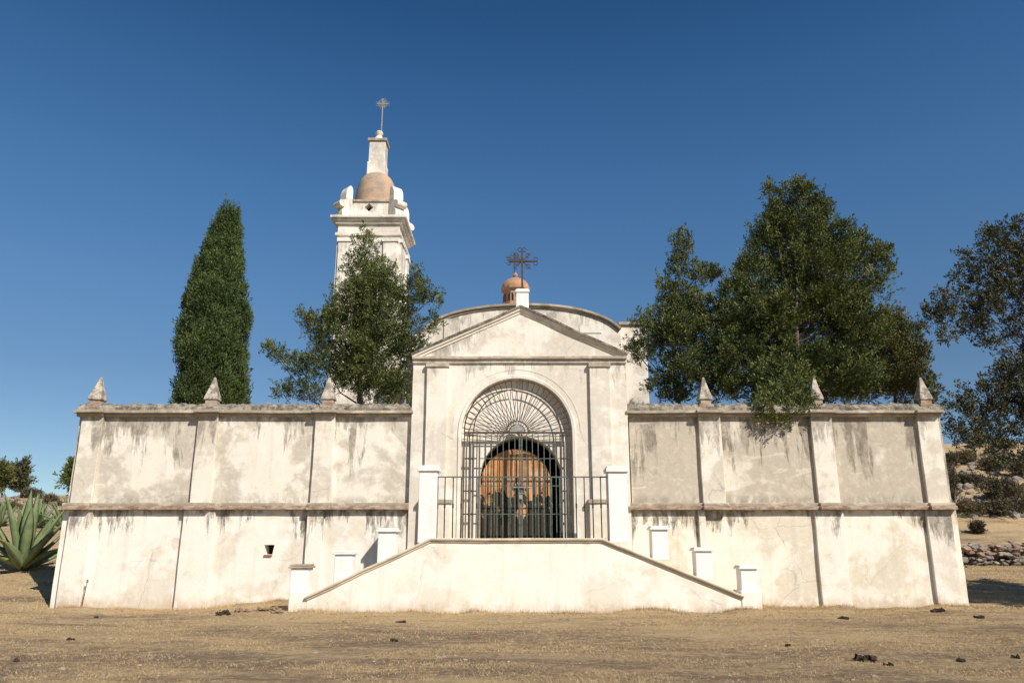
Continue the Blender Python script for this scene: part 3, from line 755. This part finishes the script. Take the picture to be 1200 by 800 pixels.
# corner pilaster strips on the shaft with capitals
for s in (-1, 1):
    x = tcx+s*(tw-.42)
    obj('corner_strip', MB().box(x-.32, x+.32, YT-.08, YT+.1, 1.2, tz(284), .6, .006), M['tower'], bt, bevel=.01)
    obj('capital', MB().box(x-.38, x+.38, YT-.13, YT+.1, tz(284)+.002, tz(279.5), .6, .006), M['tower'], bt, bevel=.01)
    obj('corner_strip', MB().box(tr-.1, tr+.08, tcy+s*(tw-.42)-.32, tcy+s*(tw-.42)+.32, 1.2, tz(284), .6, .006), M['tower'], bt, bevel=.01)
    obj('capital', MB().box(tr-.1, tr+.13, tcy+s*(tw-.42)-.38, tcy+s*(tw-.42)+.38, tz(284)+.002, tz(279.5), .6, .006), M['tower'], bt, bevel=.01)
# big bell arch (flat panel coloured as its shaded inside, mostly hidden by the tree)
bw_ = .5; pts = [(tcx-bw_, 9.0), (tcx+bw_, 9.0)] + [(tcx+bw_*math.cos(math.pi*q/12), 12.6+bw_*math.sin(math.pi*q/12)) for q in range(13)]
obj('belfry_opening', MB().poly_y(pts, YT-.03, YT+.05), M['vent'], bt)
sq(tw+.08, tz(276.5), tz(273), M['tower'], 'architrave')
sq(tw-.02, tz(271.9), tz(263), M['tower'], 'frieze')
sq(tw+.10, tz(263)+.003, tz(260), M['tower'], 'cornice')
sq(tw+.20, tz(260)+.003, tz(257.5), M['tower'], 'cornice')
sq(tw+.30, tz(257.5)+.003, tz(254.5), M['tower'], 'cornice')
aw = tw-.06
at_ = sq(aw-.2, tz(254)+.003, tz(233), M['tower'], 'attic')
sq(aw-.13, tz(234), tz(231.5), M['cap'], 'attic_moulding')
# diamond opening with depth (dark inset)
ya = tcy-(aw-.2); xd = XX(432.5, 243, ya); zd = ZZ(243, ya); q = .21
cut = MB(); cut.poly_y([(xd-q, zd), (xd, zd-q), (xd+q, zd), (xd, zd+q)], ya-.3, ya+.5)
c_ = obj('cutter', cut, M['vent'], bt); bo = at_.modifiers.new('b', 'BOOLEAN'); bo.object = c_; bo.solver = 'EXACT'; bo.operation = 'DIFFERENCE'
dg = bpy.context.evaluated_depsgraph_get(); nm = bpy.data.meshes.new_from_object(at_.evaluated_get(dg)); at_.modifiers.clear(); at_.data = nm
bpy.data.objects.remove(c_, do_unlink=True)
obj('diamond_opening', MB().poly_y([(xd-q-.02, zd), (xd, zd-q-.02), (xd+q+.02, zd), (xd, zd+q+.02)], ya+.42, ya+.46), M['vent'], bt)
# corner volutes: scrolled buttresses at four corners
for sx in (-1, 1):
    for sy in (-1, 1):
        bx, by = tcx+sx*(aw-.06), tcy+sy*(aw-.06)
        mb = MB()
        # scroll in the diagonal plane, thickness .3
        d = Vector((sx, sy, 0)).normalized(); s_ = Vector((-d.y, d.x, 0)); c = Vector((bx, by, 0))
        z0 = tz(254)+.02; H = tz(216)-z0
        out = [(-.40,0),(.10,0),(.12,.30),(.02,.42),(.22,.44),(.30,.56),(.26,.70),(.12,.78),(-.02,.82),(-.04,1.02),(-.05,1.22),(-.12,1.42),(-.24,1.56),(-.34,1.52),(-.40,1.38),(-.40,1.1)]
        sc = H/1.58
        pts = [(a_*1.0, b_*sc) for a_, b_ in smooth(out, 3)]
        n = len(pts); th = .27
        vs = [c+d*a_+s_*th+Vector((0,0,z0+b_)) for a_, b_ in pts]+[c+d*a_-s_*th+Vector((0,0,z0+b_)) for a_, b_ in pts]
        mb.add(vs, [tuple(range(n)), tuple(range(2*n-1,n-1,-1))]+[(i, i+n, (i+1)%n+n, (i+1)%n) for i in range(n)])
        obj('volute', mb, M['tower'], bt, bevel=.09, smooth='auto')
zb, zt = tz(233), ZZ(206, tcy); rr = 26*k
obj('dome', MB().lathe((tcx, tcy, 0), [(rr*1.03, zb-.1), (rr*1.03, zb+.12)] + [(rr*math.cos(a)**.55, zb+.12+(zt-zb-.1)*math.sin(a)) for a in np.linspace(0.05, 1.27, 14)] + [(.2, zt)], 28), M['dome'], bt, smooth='auto')
yq = tcy
def tq(v): return ZZ(v, tcy)
sq(11.2*k, tq(209), tq(194), M['tower'], 'spire_base', .4, .006)
sq(10*k, tq(194)+.003, tq(170), M['tower'], 'spire', .4, .006)
sq(12*k, tq(170)+.003, tq(167), M['cap'], 'spire_cap', .4, .006)
obj('ball_finial', MB().lathe((tcx, tcy, 0), [(7*k, tq(167)+.003), (5*k, tq(162)), (3*k, tq(160)), (4.6*k, tq(158)), (5*k, tq(156)), (3.4*k, tq(154.5)), (.03, tq(154))], 16), M['tower'], bt, smooth='auto')
cr = iron_cross(tcx+.1, tcy, tq(155), tq(116), 7.5*k, M['silver'], bt, .026, .055)
mb = MB(); cz = tq(116)-7.5*k*.95
for i in range(8):
    a = math.pi*(i+.5)/4; mb.tube([(tcx+.1+.1*math.cos(a), tcy, cz+.1*math.sin(a)), (tcx+.1+.34*math.cos(a), tcy, cz+.30*math.sin(a))], [.02, .006], 5)
obj('rays', mb, M['silver'], cr)

# ------------------------------------------------------------------ trees
def sprays(lobes, dens, L, l, w, up=.5, per=22, thr=-.32, shell=.45, nsc=1.1, flat=1.0, split=True, bk=30):
    """lobes: (centre Vector, radii (x,y,z)). returns quads of leaf sprays"""
    cs = []; outs = []
    subs = []
    for c, r in lobes:
        if not split: subs.append((c, r, 1.0)); continue
        subs.append((c, tuple(a*.58 for a in r), 1.0))
        if split == 'branch':
            rm = (r[0]*r[1]*r[2])**(1/3); K = int(5+bk*rm*rm)
            for _ in range(K):
                d = Vector((random.gauss(0,1), random.gauss(-.15,1), random.gauss(.1,.9))).normalized()
                e = Vector((d.x*r[0], d.y*r[1], d.z*r[2])); q1 = random.uniform(.30, .5); q2 = random.uniform(.78, 1.16)
                a0 = c+e*q1; a1 = c+e*q2+Vector((0,0,random.uniform(.0,.30)*min(1, rm*1.4)))
                ln_ = (a1-a0).length; m_ = max(4, int(ln_/.075)); dd = (a1-a0).normalized()
                for t_ in range(m_):
                    f_ = (t_+.5)/m_; sp_r = (.15*(1-f_)**.7+.02)*min(1, .5+rm)
                    p = a0.lerp(a1, f_)+Vector((random.gauss(0,1), random.gauss(0,1), random.gauss(0,1)))*sp_r
                    p.z += -.10*math.sin(f_*math.pi)*ln_*.4
                    cs.append(p); outs.append(dd)
            continue
        rm = (r[0]*r[1]*r[2])**(1/3); ns = int(6+9*min(2.2, rm))
        for _ in range(ns):
            d = Vector((random.gauss(0,1), random.gauss(0,1), random.gauss(.15,1))).normalized(); q = random.uniform(.50, .86); f = random.uniform(.24, .44)
            subs.append((Vector((c.x+d.x*r[0]*q, c.y+d.y*r[1]*q, c.z+d.z*r[2]*q)), (r[0]*f, r[1]*f, r[2]*f), 1.15))
    for c, r, dm in subs:
        vol = (r[0]*r[1]*r[2])**(2/3); n = max(5, int(dens*dm*vol))
        for _ in range(n):
            d = Vector((random.gauss(0,1), random.gauss(0,1), random.gauss(0,1))).normalized()
            rad = random.random()**shell
            rad *= 1+.38*noise.noise(d*2.0+c*.7)+.16*noise.noise(d*5+c)
            p = Vector((c.x+d.x*r[0]*rad, c.y+d.y*r[1]*rad, c.z+d.z*r[2]*rad))
            if noise.noise(p*nsc+Vector((2,4,6))) < thr and random.random() < .85: continue
            cs.append(p); outs.append(d)
    cs = np.array([tuple(c) for c in cs]); outs = np.array([tuple(o) for o in outs]); n = len(cs)
    ax = outs*.75 + np.array([0,0,up]) + rng.normal(0, .35, (n,3)); ax /= np.linalg.norm(ax, axis=1)[:,None]
    Ls = L*rng.uniform(.6, 1.35, n)
    tt = rng.random((n, per)); sp = rng.normal(0, 1, (n, per, 3))
    wdt = (L*.19)*(1.15-tt)[..., None]
    p = cs[:,None,:] + ax[:,None,:]*(tt*Ls[:,None])[..., None] + sp*wdt*np.array([1,1,.8])
    dr = ax[:,None,:]*1.0 + sp*.42; dr /= np.linalg.norm(dr, axis=2)[...,None]
    rn = rng.normal(0, 1, (n, per, 3)); sd = np.cross(dr, rn); sd /= np.linalg.norm(sd, axis=2)[...,None]
    ll = l*rng.uniform(.6, 1.4, (n, per, 1)); ww = w*rng.uniform(.7, 1.3, (n, per, 1))
    q = np.stack([p, p+dr*ll*.5+sd*ww*.5, p+dr*ll, p+dr*ll*.5-sd*ww*.5], 2)
    return q.reshape(-1, 3), cs
def px_lobes(lst, Y, depth=1.0):
    out = []
    for e in lst:
        u, v, ru, rv = e[:4]; y = Y + (e[4] if len(e) > 4 else 0); k = y/F/.97
        out.append((P(u, v, y), (ru*k, max(ru, rv*.8)*k*depth, rv*k)))
    return out
def tree(name, label, base, lobes, mat, dens, L=.34, l=.10, w=.035, up=.5, per=22, thr=-.32, group=None, cat='tree', trunk_r=.22, lean=None, shell=.45, top=None, twigs=.25, split=True, limbs=True, aim=None, limb_r=.16, bk=30):
    t = thing(name, label, cat, base, group)
    V, cs = sprays(lobes, dens, L, l, w, up, per, thr, shell, split=split, bk=bk)
    soup('crown', V, 4, mat, t)
    mb = MB(); b = Vector(base); zs = [c.z for c, r in lobes]; tz_ = top or (min(zs)+.60*(max(zs)-min(zs)))
    cxs = Vector((sum(c.x for c, r in lobes)/len(lobes), sum(c.y for c, r in lobes)/len(lobes), tz_)) if aim is None else Vector(aim)
    trunk = [b+Vector((0,0,-.3))] + [b.lerp(cxs, f)+Vector((noise.noise(Vector((f*4, b.x, 1)))*.25, noise.noise(Vector((f*4, b.x, 7)))*.25, 0)) for f in (.15,.35,.55,.75,.95)]
    mb.tube(trunk, [trunk_r*1.1, trunk_r*.85, trunk_r*.65, trunk_r*.45, trunk_r*.25, trunk_r*.08], 8)
    for c, r in (lobes if limbs else []):
        if aim is not None and max(r[0], r[2]) < .42: continue
        # limb from the nearest lower trunk point to the lobe centre
        if abs(c.y-b.y) > 2.3 and r[2] < .4: continue
        f = min(.85, max(.12, (c.z-b.z-.6*(abs(c.x-b.x)+abs(c.y-b.y)))/(tz_-b.z)))
        i = f*5; i0 = int(i); s = trunk[i0].lerp(trunk[min(5, i0+1)], i-i0)
        m = s.lerp(c, .5)+Vector((random.uniform(-.15,.15), random.uniform(-.15,.15), -.12*(c-s).length))
        r0 = trunk_r*limb_r
        mb.tube([s, m, c], [r0, r0*.6, r0*.3], 6)
        for _ in range(5):
            d = Vector((random.gauss(0,1), random.gauss(0,1), random.gauss(.3,1))).normalized()
            e = c+Vector((d.x*r[0], d.y*r[1], d.z*r[2]))*.85
            mb.tube([c, c.lerp(e, .5)+Vector((0,0,-.05)), e], [r0*.3, r0*.18, .008], 4, False)
    obj('trunk', mb, M['bark'], t, smooth=True)
    return t

prof_c = [(485,246,37),(440,246,36),(400,248,34),(370,250,31),(340,254,26),(300,261,18),(275,266,12),(258,269,7),(246,271,4),(238,271,2)]
def cpr(v):
    for (v0,c0,h0),(v1,c1,h1) in zip(prof_c, prof_c[1:]):
        if v >= v1: return lerp(c1, c0, (v-v1)/(v0-v1)), lerp(h1, h0, (v-v1)/(v0-v1))
    return 271, 2
kc = 30/F/.96; cyl = []
for v in range(480, 256, -9):
    c_, h_ = cpr(v); cyl.append((P(c_, v, 30), (h_*.72*kc, h_*.7*kc, 14*kc)))
for i in range(330):
    v = 480-224*random.random()**1.15; c_, h_ = cpr(v); a = random.uniform(0, 2*math.pi); q = P(c_, v, 30)
    rr_ = h_*kc*random.uniform(.72, .95); cyl.append((q+Vector((math.cos(a)*rr_, math.sin(a)*rr_, 0)), (min(.26, h_*kc*.35), min(.26, h_*kc*.35), random.uniform(.35,.75))))
for i in range(9): cyl.append((P(random.uniform(281, 290), random.uniform(360, 405), 30), (.14, .2, .35)))
q = P(250, 480, 30)
tree('cypress_tree', 'tall narrow dark green cypress rising behind the left wall', (q.x, 30, 1.7), cyl, M['cypress'], 420, .36, .11, .036, 2.2, 22, -.36, trunk_r=.25, shell=.5, split=False, limbs=False)
ju = [(428,292,12,22),(424,318,24,24),(441,340,32,26),(412,360,28,28),(452,370,36,30),(484,347,22,14),(503,352,15,10),(488,332,9,18),(498,382,18,8),(400,390,32,28),(370,386,20,16),(356,372,9,8),(445,410,42,32),(482,415,20,26),(382,430,30,28),(430,450,42,28),(352,432,18,13),(332,420,14,8),(318,412,9,7),(332,462,14,8),(362,462,20,12),(468,458,20,24),(455,326,14,14)]
q = P(432, 480, 26)
tree('juniper_tree', 'dark juniper in front of the bell tower with long drooping side limbs', (q.x, 26, 1.7), px_lobes(ju, 26), M['juniper'], 200, .22, .085, .028, .5, 20, -.25, split='branch', bk=68, trunk_r=.24, group='junipers behind the wall')
j2 = [(798,288,9,16),(802,312,18,18),(822,326,18,9),(785,338,16,18),(798,360,26,24),(766,388,22,22),(797,400,32,32),(757,418,16,12),(742,408,9,9),(802,440,32,26),(770,452,12,8),(825,378,20,26),(790,464,18,10),(838,324,6,5)]
q = P(797, 470, 24)
tree('juniper_tree', 'slim juniper with open crown right of the gateway gable', (q.x, 24.5, 1.7), px_lobes(j2, 24.5), M['juniper'], 220, .22, .085, .028, .6, 22, -.35, split='branch', bk=100, trunk_r=.2, group='junipers behind the wall')
big = [(903,226,5,9),(938,220,6,9),(948,228,5,10),(968,243,6,10),(1008,283,7,9),(1034,296,7,8),(1040,318,8,7),(872,318,6,9),(936,234,22,16),(912,248,13,18),(960,254,18,18),(930,272,40,30),(893,292,18,28),(975,285,28,24),(1002,300,20,20),(1027,308,16,16),(950,312,50,38),(1020,340,24,22),(886,332,28,30),(858,352,20,22),(850,385,24,30),(900,380,48,40),(960,360,52,40),(1000,392,40,36),(866,425,42,36),(930,430,50,40),(982,445,48,34),(846,455,30,22),(915,462,40,20),(915,450,34,22,-1.4),(920,466,28,18,-2.4),(916,480,26,13,-3.0),(901,492,11,9,-3.45),(932,488,15,9,-3.35),(888,482,13,8,-3.3),(915,494,10,7,-3.45),(940,478,12,9,-3.3)]
q = P(925, 470, 24)
tree('juniper_tree', 'huge broad dark juniper whose lowest branches hang over the right wall', (q.x, 24, 1.7), px_lobes(big, 24, .9), M['juniper'], 220, .24, .090, .030, .6, 22, -.4, split='branch', bk=95, trunk_r=.38, group='junipers behind the wall')
j3 = [(1045,385,18,22),(1040,420,30,36),(1068,430,18,30),(1084,458,12,18),(1000,455,38,22),(1050,455,30,24),(1065,392,14,14),(1088,478,14,14),(1012,420,20,30)]
q = P(1040, 470, 27)
tree('juniper_tree', 'yellowish green bushy juniper behind the right end of the wall', (q.x, 27, 1.7), px_lobes(j3, 27), M['juniper2'], 220, .24, .090, .030, .8, 22, -.4, split='branch', bk=100, trunk_r=.25, group='junipers behind the wall')
oak = [(1112,350,16,8),(1125,322,12,8),(1142,300,14,10),(1160,282,12,10),(1100,366,14,7),(1150,360,22,16),(1172,292,20,24),(1192,270,16,18),(1185,325,24,26),(1152,325,18,14),(1140,340,12,8),(1112,372,14,6),(1134,372,18,12),(1165,365,22,18),(1142,388,14,10),(1187,385,12,8),(1098,376,6,4),(1175,345,26,20),
       (1182,448,22,20),(1152,470,26,22),(1128,490,16,14),(1190,490,28,36),(1160,512,28,26),(1120,506,8,16),(1187,535,20,16),(1205,460,30,40),(1125,470,9,9),
       (1230,330,40,60),(1245,400,40,60),(1250,480,50,60),(1215,300,30,30),(1205,400,18,16),(1195,425,22,14),(1110,395,8,6),(1165,405,14,7)]
q = P(1255, 600, 22.5)
oakt = tree('oak_tree', 'grey green tree with airy branches reaching in at the right edge', (q.x, 22.5, terr(q.x, 22.5)), px_lobes(oak, 22.5, .8), M['oak'], 260, .22, .08, .036, .3, 20, -.18, split='branch', bk=55, trunk_r=.3, limb_r=.10, aim=(q.x+.4, 22.5, 8.5))
# a tree beside the camera whose shade falls on the meadow right of the wall
lob = [(Vector((18.3+dx_, 17.6+dy_, 5.6+dz_)), (1.1, 1.1, .8)) for dx_, dy_, dz_ in ((0,0,.4),(1.3,.5,0),(-1.2,.2,-.1),(.3,1.2,.2),(.2,-1.3,-.3),(1.1,-1,.6),(-.7,1.1,.9),(2.4,0,.3),(2.6,1.5,.1),(3.6,.5,.6),(-.4,2.6,.2),(.8,3.2,-.6),(1.6,2.4,.7),(-.9,1.4,-.9),(2.2,3.8,.2),(.2,3.6,.9))]
tree('oak_tree', 'oak beyond the right edge shading the meadow beside the wall', (19.4, 17.6, terr(19.4,17.6)), lob, M['oak'], 150, .4, .12, .06, .3, 20, -.1, trunk_r=.25)
# small trees on the left skyline
for (u, v, ru, rv, Y, lab, m) in ((25, 560, 10, 16, 62, 'small conical dark tree on the left skyline above the agave', 'oak'), (3, 560, 9, 14, 60, 'dark round tree cut by the left edge of the photo', 'juniper2'), (88, 556, 13, 16, 52, 'dark shrub tree on the ridge touching the left wall end', 'juniper')):
    L_ = px_lobes([(u, v, ru, rv), (u+3, v-rv*.6, ru*.55, rv*.6), (u-ru*.4, v+rv*.5, ru*.7, rv*.5), (u+ru*.5, v+rv*.5, ru*.6, rv*.5)], Y)
    q = P(u, v+rv, Y); z = terr(q.x, Y)
    tree('skyline_tree', lab, (q.x, Y, z), L_, M[m], 130, .45, .2, .09, .6, 16, -.4, trunk_r=.12, group='small trees on the left ridge')

# ------------------------------------------------------------------ agaves
def agave(base, label, n, Lm, seed, name='agave'):
    rs = random.Random(seed); t = thing(name, label, 'agave', base, 'agaves left of the wall'); b = Vector(base)
    for i in range(n):
        az = i*2.39996+rs.uniform(-.2,.2); f = i/n
        tilt = lerp(R(6), R(98), f**.95)+rs.uniform(-.14,.14); L = Lm*lerp(1.0, .85, abs(f-.4))*rs.uniform(.72,1.12)
        d = Vector((math.cos(az), math.sin(az), 0)); s = Vector((-d.y, d.x, 0)); wmax = Lm*.082
        m = 12; vs = []; p = b+d*.08+Vector((0,0,.12+.25*(1-f))); ang = tilt*.75
        bend = rs.uniform(-.35,.6)*(.35+f)
        for j in range(m+1):
            tt = j/m; w = wmax*(.75+.9*tt-1.1*tt**2-.55*tt**6) if tt < .97 else .004
            w = max(.003, wmax*(math.sin(math.pi*min(1,(.22+.78*tt)))**.8))*(1 if tt < 1 else 0)+.002
            a = ang+bend*tt*tt-(.25*tt if f < .5 else 0)
            if j: p = p+(d*math.sin(a)+Vector((0,0,math.cos(a))))*(L/m)
            up_ = (Vector((0,0,1))*math.sin(a)-d*math.cos(a))
            th = .10*Lm/1.8*(1-tt)+.006; cup = w*.42
            for (k1, k2) in ((-1, cup), (-.5, cup*.25), (0, 0), (.5, cup*.25), (1, cup), (.55, cup*.1-th*.6), (0, -th), (-.55, cup*.1-th*.6)):
                vs.append(p+s*w*k1+up_*k2)
        fs = [(j*8+k, j*8+(k+1)%8, (j+1)*8+(k+1)%8, (j+1)*8+k) for j in range(m) for k in range(8)]+[tuple(range(7,-1,-1)), tuple(range(m*8, m*8+8))]
        mb = MB(); mb.add(vs, fs); obj('leaf', mb, M['agave'], t, smooth=True)
    return t
q = P(27, 652, 24.5); z = terr(q.x, 24.5)
agave((q.x, 24.5, z), 'very large blue green agave with thick pointed leaves left of the wall', 25, 2.05, 5)
for (u, v, Y, s, lab, sd) in ((52, 575, 40, 1.2, 'small agave silhouetted behind the big agave leaves', 2), (80, 575, 38, 1.3, 'small pale agave on the ridge beside the left wall end', 3), (4, 585, 42, 1.2, 'small agave on the ridge at the left edge', 4)):
    q = P(u, v, Y); agave((q.x, Y, terr(q.x, Y)-.05), lab, 20, s, sd)

# ------------------------------------------------------------------ hillside: bushes, rocks, rubble wall
def find_y(u, v, y0=22, y1=120):
    y = y0
    while y < y1:
        q = P(u, v, y)
        if q.z <= terr(q.x, y): return q.x, y, terr(q.x, y)
        y += .25
    return None
def bush(u, v, w, h, m, label, grp='dry bushes on the right hillside'):
    r = find_y(u, v)
    if not r: return
    x, y, z = r; k = y/F; w *= k; h *= k
    t = thing('bush', label, 'bush', (x, y, z), grp)
    lob = [(Vector((x+random.uniform(-.5,.5)*w, y+random.uniform(-.3,.3)*w, z+h*random.uniform(.3,.6))), (w*.4, w*.35, h*.45)) for _ in range(4)]
    V, cs = sprays(lob, 160, .3, .13, .05, .5, 14, -.5)
    soup('foliage', V, 4, M[m], t)
    mb = MB()
    for c, rr_ in lob:
        for _ in range(4): mb.tube([(x+random.uniform(-.1,.1), y, z-.1), c+Vector((random.uniform(-.3,.3)*w, 0, rr_[2]*.9))], [.03, .01], 4)
    obj('stem', mb, M['deadwood'], t)
bl = [(1165,588,34,28,'bush','dark rounded bush in the middle of the right hillside'),(1190,560,26,22,'bush','dark bush below the oak at the right edge'),(1118,590,16,44,'bush','tall olive bush just beside the right wall end'),
 (1135,545,24,16,'drybush','straw coloured bush high on the right hillside'),(1168,552,24,18,'drybush','pale rusty bush under the oak foliage'),(1185,604,30,20,'bush','dark bush above the rubble at the right edge'),
 (1138,605,22,16,'drybush','low tangled dry bush above the tan strip'),(1160,604,26,14,'bush','low dark bush on the edge of the tan strip'),(1112,550,16,20,'bush','small dark bush on the ridge beside the wall end'),
 (1150,570,18,12,'bush','little dark bush midway up the right hillside'),(1195,585,18,16,'drybush','dry bush at the right edge of the hillside'),(1145,625,7,11,'bush','tiny dark shrub alone on the tan strip'),
 (1128,568,14,10,'bush','small bush halfway up beside the wall end'),(1180,528,20,14,'bush','dark bush high on the hillside below the oak'),(1150,524,20,14,'bush','dark bush on the top of the right hillside')]
for b_ in bl: bush(*b_)
for b_ in [(60,590,10,7,'drybush','low dry bush on the slope behind the big agave'),(35,583,16,9,'bush','olive bush on the left ridge'),(12,600,14,8,'drybush','pale dry bush behind the agave at the left edge'),(72,600,10,8,'bush','dark little bush beside the left wall end'),(58,575,12,8,'drybush','dry scrub under the small agave')]:
    bush(*b_, grp='scrub on the left slope')
mb = MB()
for i in range(420):
    if i % 3: u = random.uniform(1108, 1215); v = random.uniform(530, 608)
    else: u = random.uniform(-5, 88); v = random.uniform(580, 612)
    r = find_y(u, v)
    if not r: continue
    s = random.uniform(.12, .5)*(1 if u > 500 else .8)
    mb.blob((r[0], r[1], r[2]+s*.1), (s, s*.8, s*.55), 1, .6, i)
tag(obj('rocks', mb, M['rock']), 'loose grey rocks strewn over the dry hillsides', 'rocks', kind='stuff')
mb = MB(); mb2 = MB()
for i in range(1100):
    x = random.uniform(15.5, 26); y = 32.0+random.gauss(0, .35); lay = random.random(); hgt = .15+.75*min(1, max(0, (x-15.5)/2.5))*(.8+.3*noise.noise(Vector((x, 0, 1))))
    s = random.uniform(.06, .17); z = terr(x, y)+lay*hgt
    (mb2 if (17 < x < 20.5 and lay > .55 and random.random() < .7) else mb).blob((x, y, z), (s*1.3, s, s*.65), 1, .55, i)
t = thing('rubble_wall', 'low dry stone rubble wall on the meadow at the right edge', 'stone wall', (20, 32, terr(20, 32)))
obj('stones', mb, M['rock'], t); obj('brick_rubble', mb2, M['redrock'], t, label='heap of reddish broken bricks on the wall')
# dead stem bush by the hillside
r = find_y(1127, 606)
if r:
    mb = MB(); x, y, z = r
    for i in range(7):
        d = Vector((random.uniform(-.6,.6), random.uniform(-.3,.3), 1)); p = Vector((x, y, z-.1))
        mb.tube([p, p+d*.8, p+d*1.5+Vector((random.uniform(-.4,.4),0,.3))], [.05,.035,.01], 5)
    tag(obj('dead_shrub', mb, M['deadwood'], base=(0,0,0)), 'bare grey dead shrub beside the right wall end', 'shrub')

# ------------------------------------------------------------------ small things on the meadow
def gpt(u, v):
    y = 9.0
    while y < 40:
        q = P(u, v, y)
        if q.z <= terr(q.x, y): return q.x, y, terr(q.x, y)
        y += .03
    return P(u, v, 19)
def clod(u, v, w, h, label, m='clod', name='dung_clod', grp='dark dung clods on the dry grass', cat='dung clod', n=6):
    x, y, z = gpt(u, v); k = y/F; mb = MB(); 
    for i in range(n):
        mb.blob((x+random.uniform(-.38,.38)*w*k, y+random.uniform(-.2,.2)*w*k, z+h*k*.15), (w*k*random.uniform(.10,.22), w*k*.17, h*k*random.uniform(.25,.5)), 3, 1.1, u+i)
    mb.v = [v_ for v_ in mb.v]
    o = obj(name, mb, M[m], base=(x, y, z)); tag(o, label, cat, grp); return o
clod(1013, 774, 24, 9, 'largest dark dung heap on the grass at the lower right', n=12)
clod(1042, 780, 12, 5, 'dark clod just right of the largest dung heap')
clod(1128, 775, 12, 5, 'dark clod low at the right edge of the meadow')
clod(987, 725, 14, 4, 'flat dark clod in front of the right wall panel')
clod(1146, 724, 12, 5, 'dark clod on the grass beside the right wall end')
clod(923, 757, 8, 4, 'lone small clod right of the stair end')
clod(1190, 771, 10, 5, 'clod at the far right edge of the meadow')
clod(460, 751, 13, 4, 'flat dark clod in front of the left stair flight')
clod(470, 729, 14, 3, 'thin dark clod near the foot of the left stair flight')
clod(17, 775, 9, 5, 'dark clod at the lower left edge')
clod(83, 750, 9, 4, 'dark clod in front of the left wall end')
clod(113, 724, 6, 3, 'tiny dark clod near the left wall base')
clod(285, 716.5, 15, 7, 'reddish dark rock against the left wall base', 'redrock', 'rock', 'rocks at the foot of the left wall', 'rock')
clod(262, 720, 17, 6, 'dark flat rock left of the reddish rock at the wall base', 'clod', 'rock', 'rocks at the foot of the left wall', 'rock')
clod(324, 718, 18, 6, 'brown flat rock right of the reddish rock at the wall base', 'redrock', 'rock', 'rocks at the foot of the left wall', 'rock')
clod(316, 715, 26, 5, 'low earthen mound against the foot of the left wall', 'ground', 'earth_mound', None, 'mound')
for u, v, lab in ((1104, 716, 'dark rubble chunk at the corner of the right wall end'), (1097, 717, 'dark rubble chunk under the last right pilaster')):
    clod(u, v, 11, 5, lab, 'clod', 'rock', 'rubble at the right wall end', 'rock')
# thin dry stem standing against the left wall end
x, y, z = gpt(83, 714); y = YW-.24
mb = MB().tube([(x-.03, y, z-.02), (x, y, z+.3), (x+.03, y+.0, z+.62)], [.018,.014,.008], 5); mb.tube([(x+.03, y, z+.60), (x+.035, y, z+.68)], [.03,.02], 6)
tag(obj('dry_stem', mb, M['deadwood'], base=(x, y, z)), 'single thin dry stem against the base of the left wall end', 'plant')
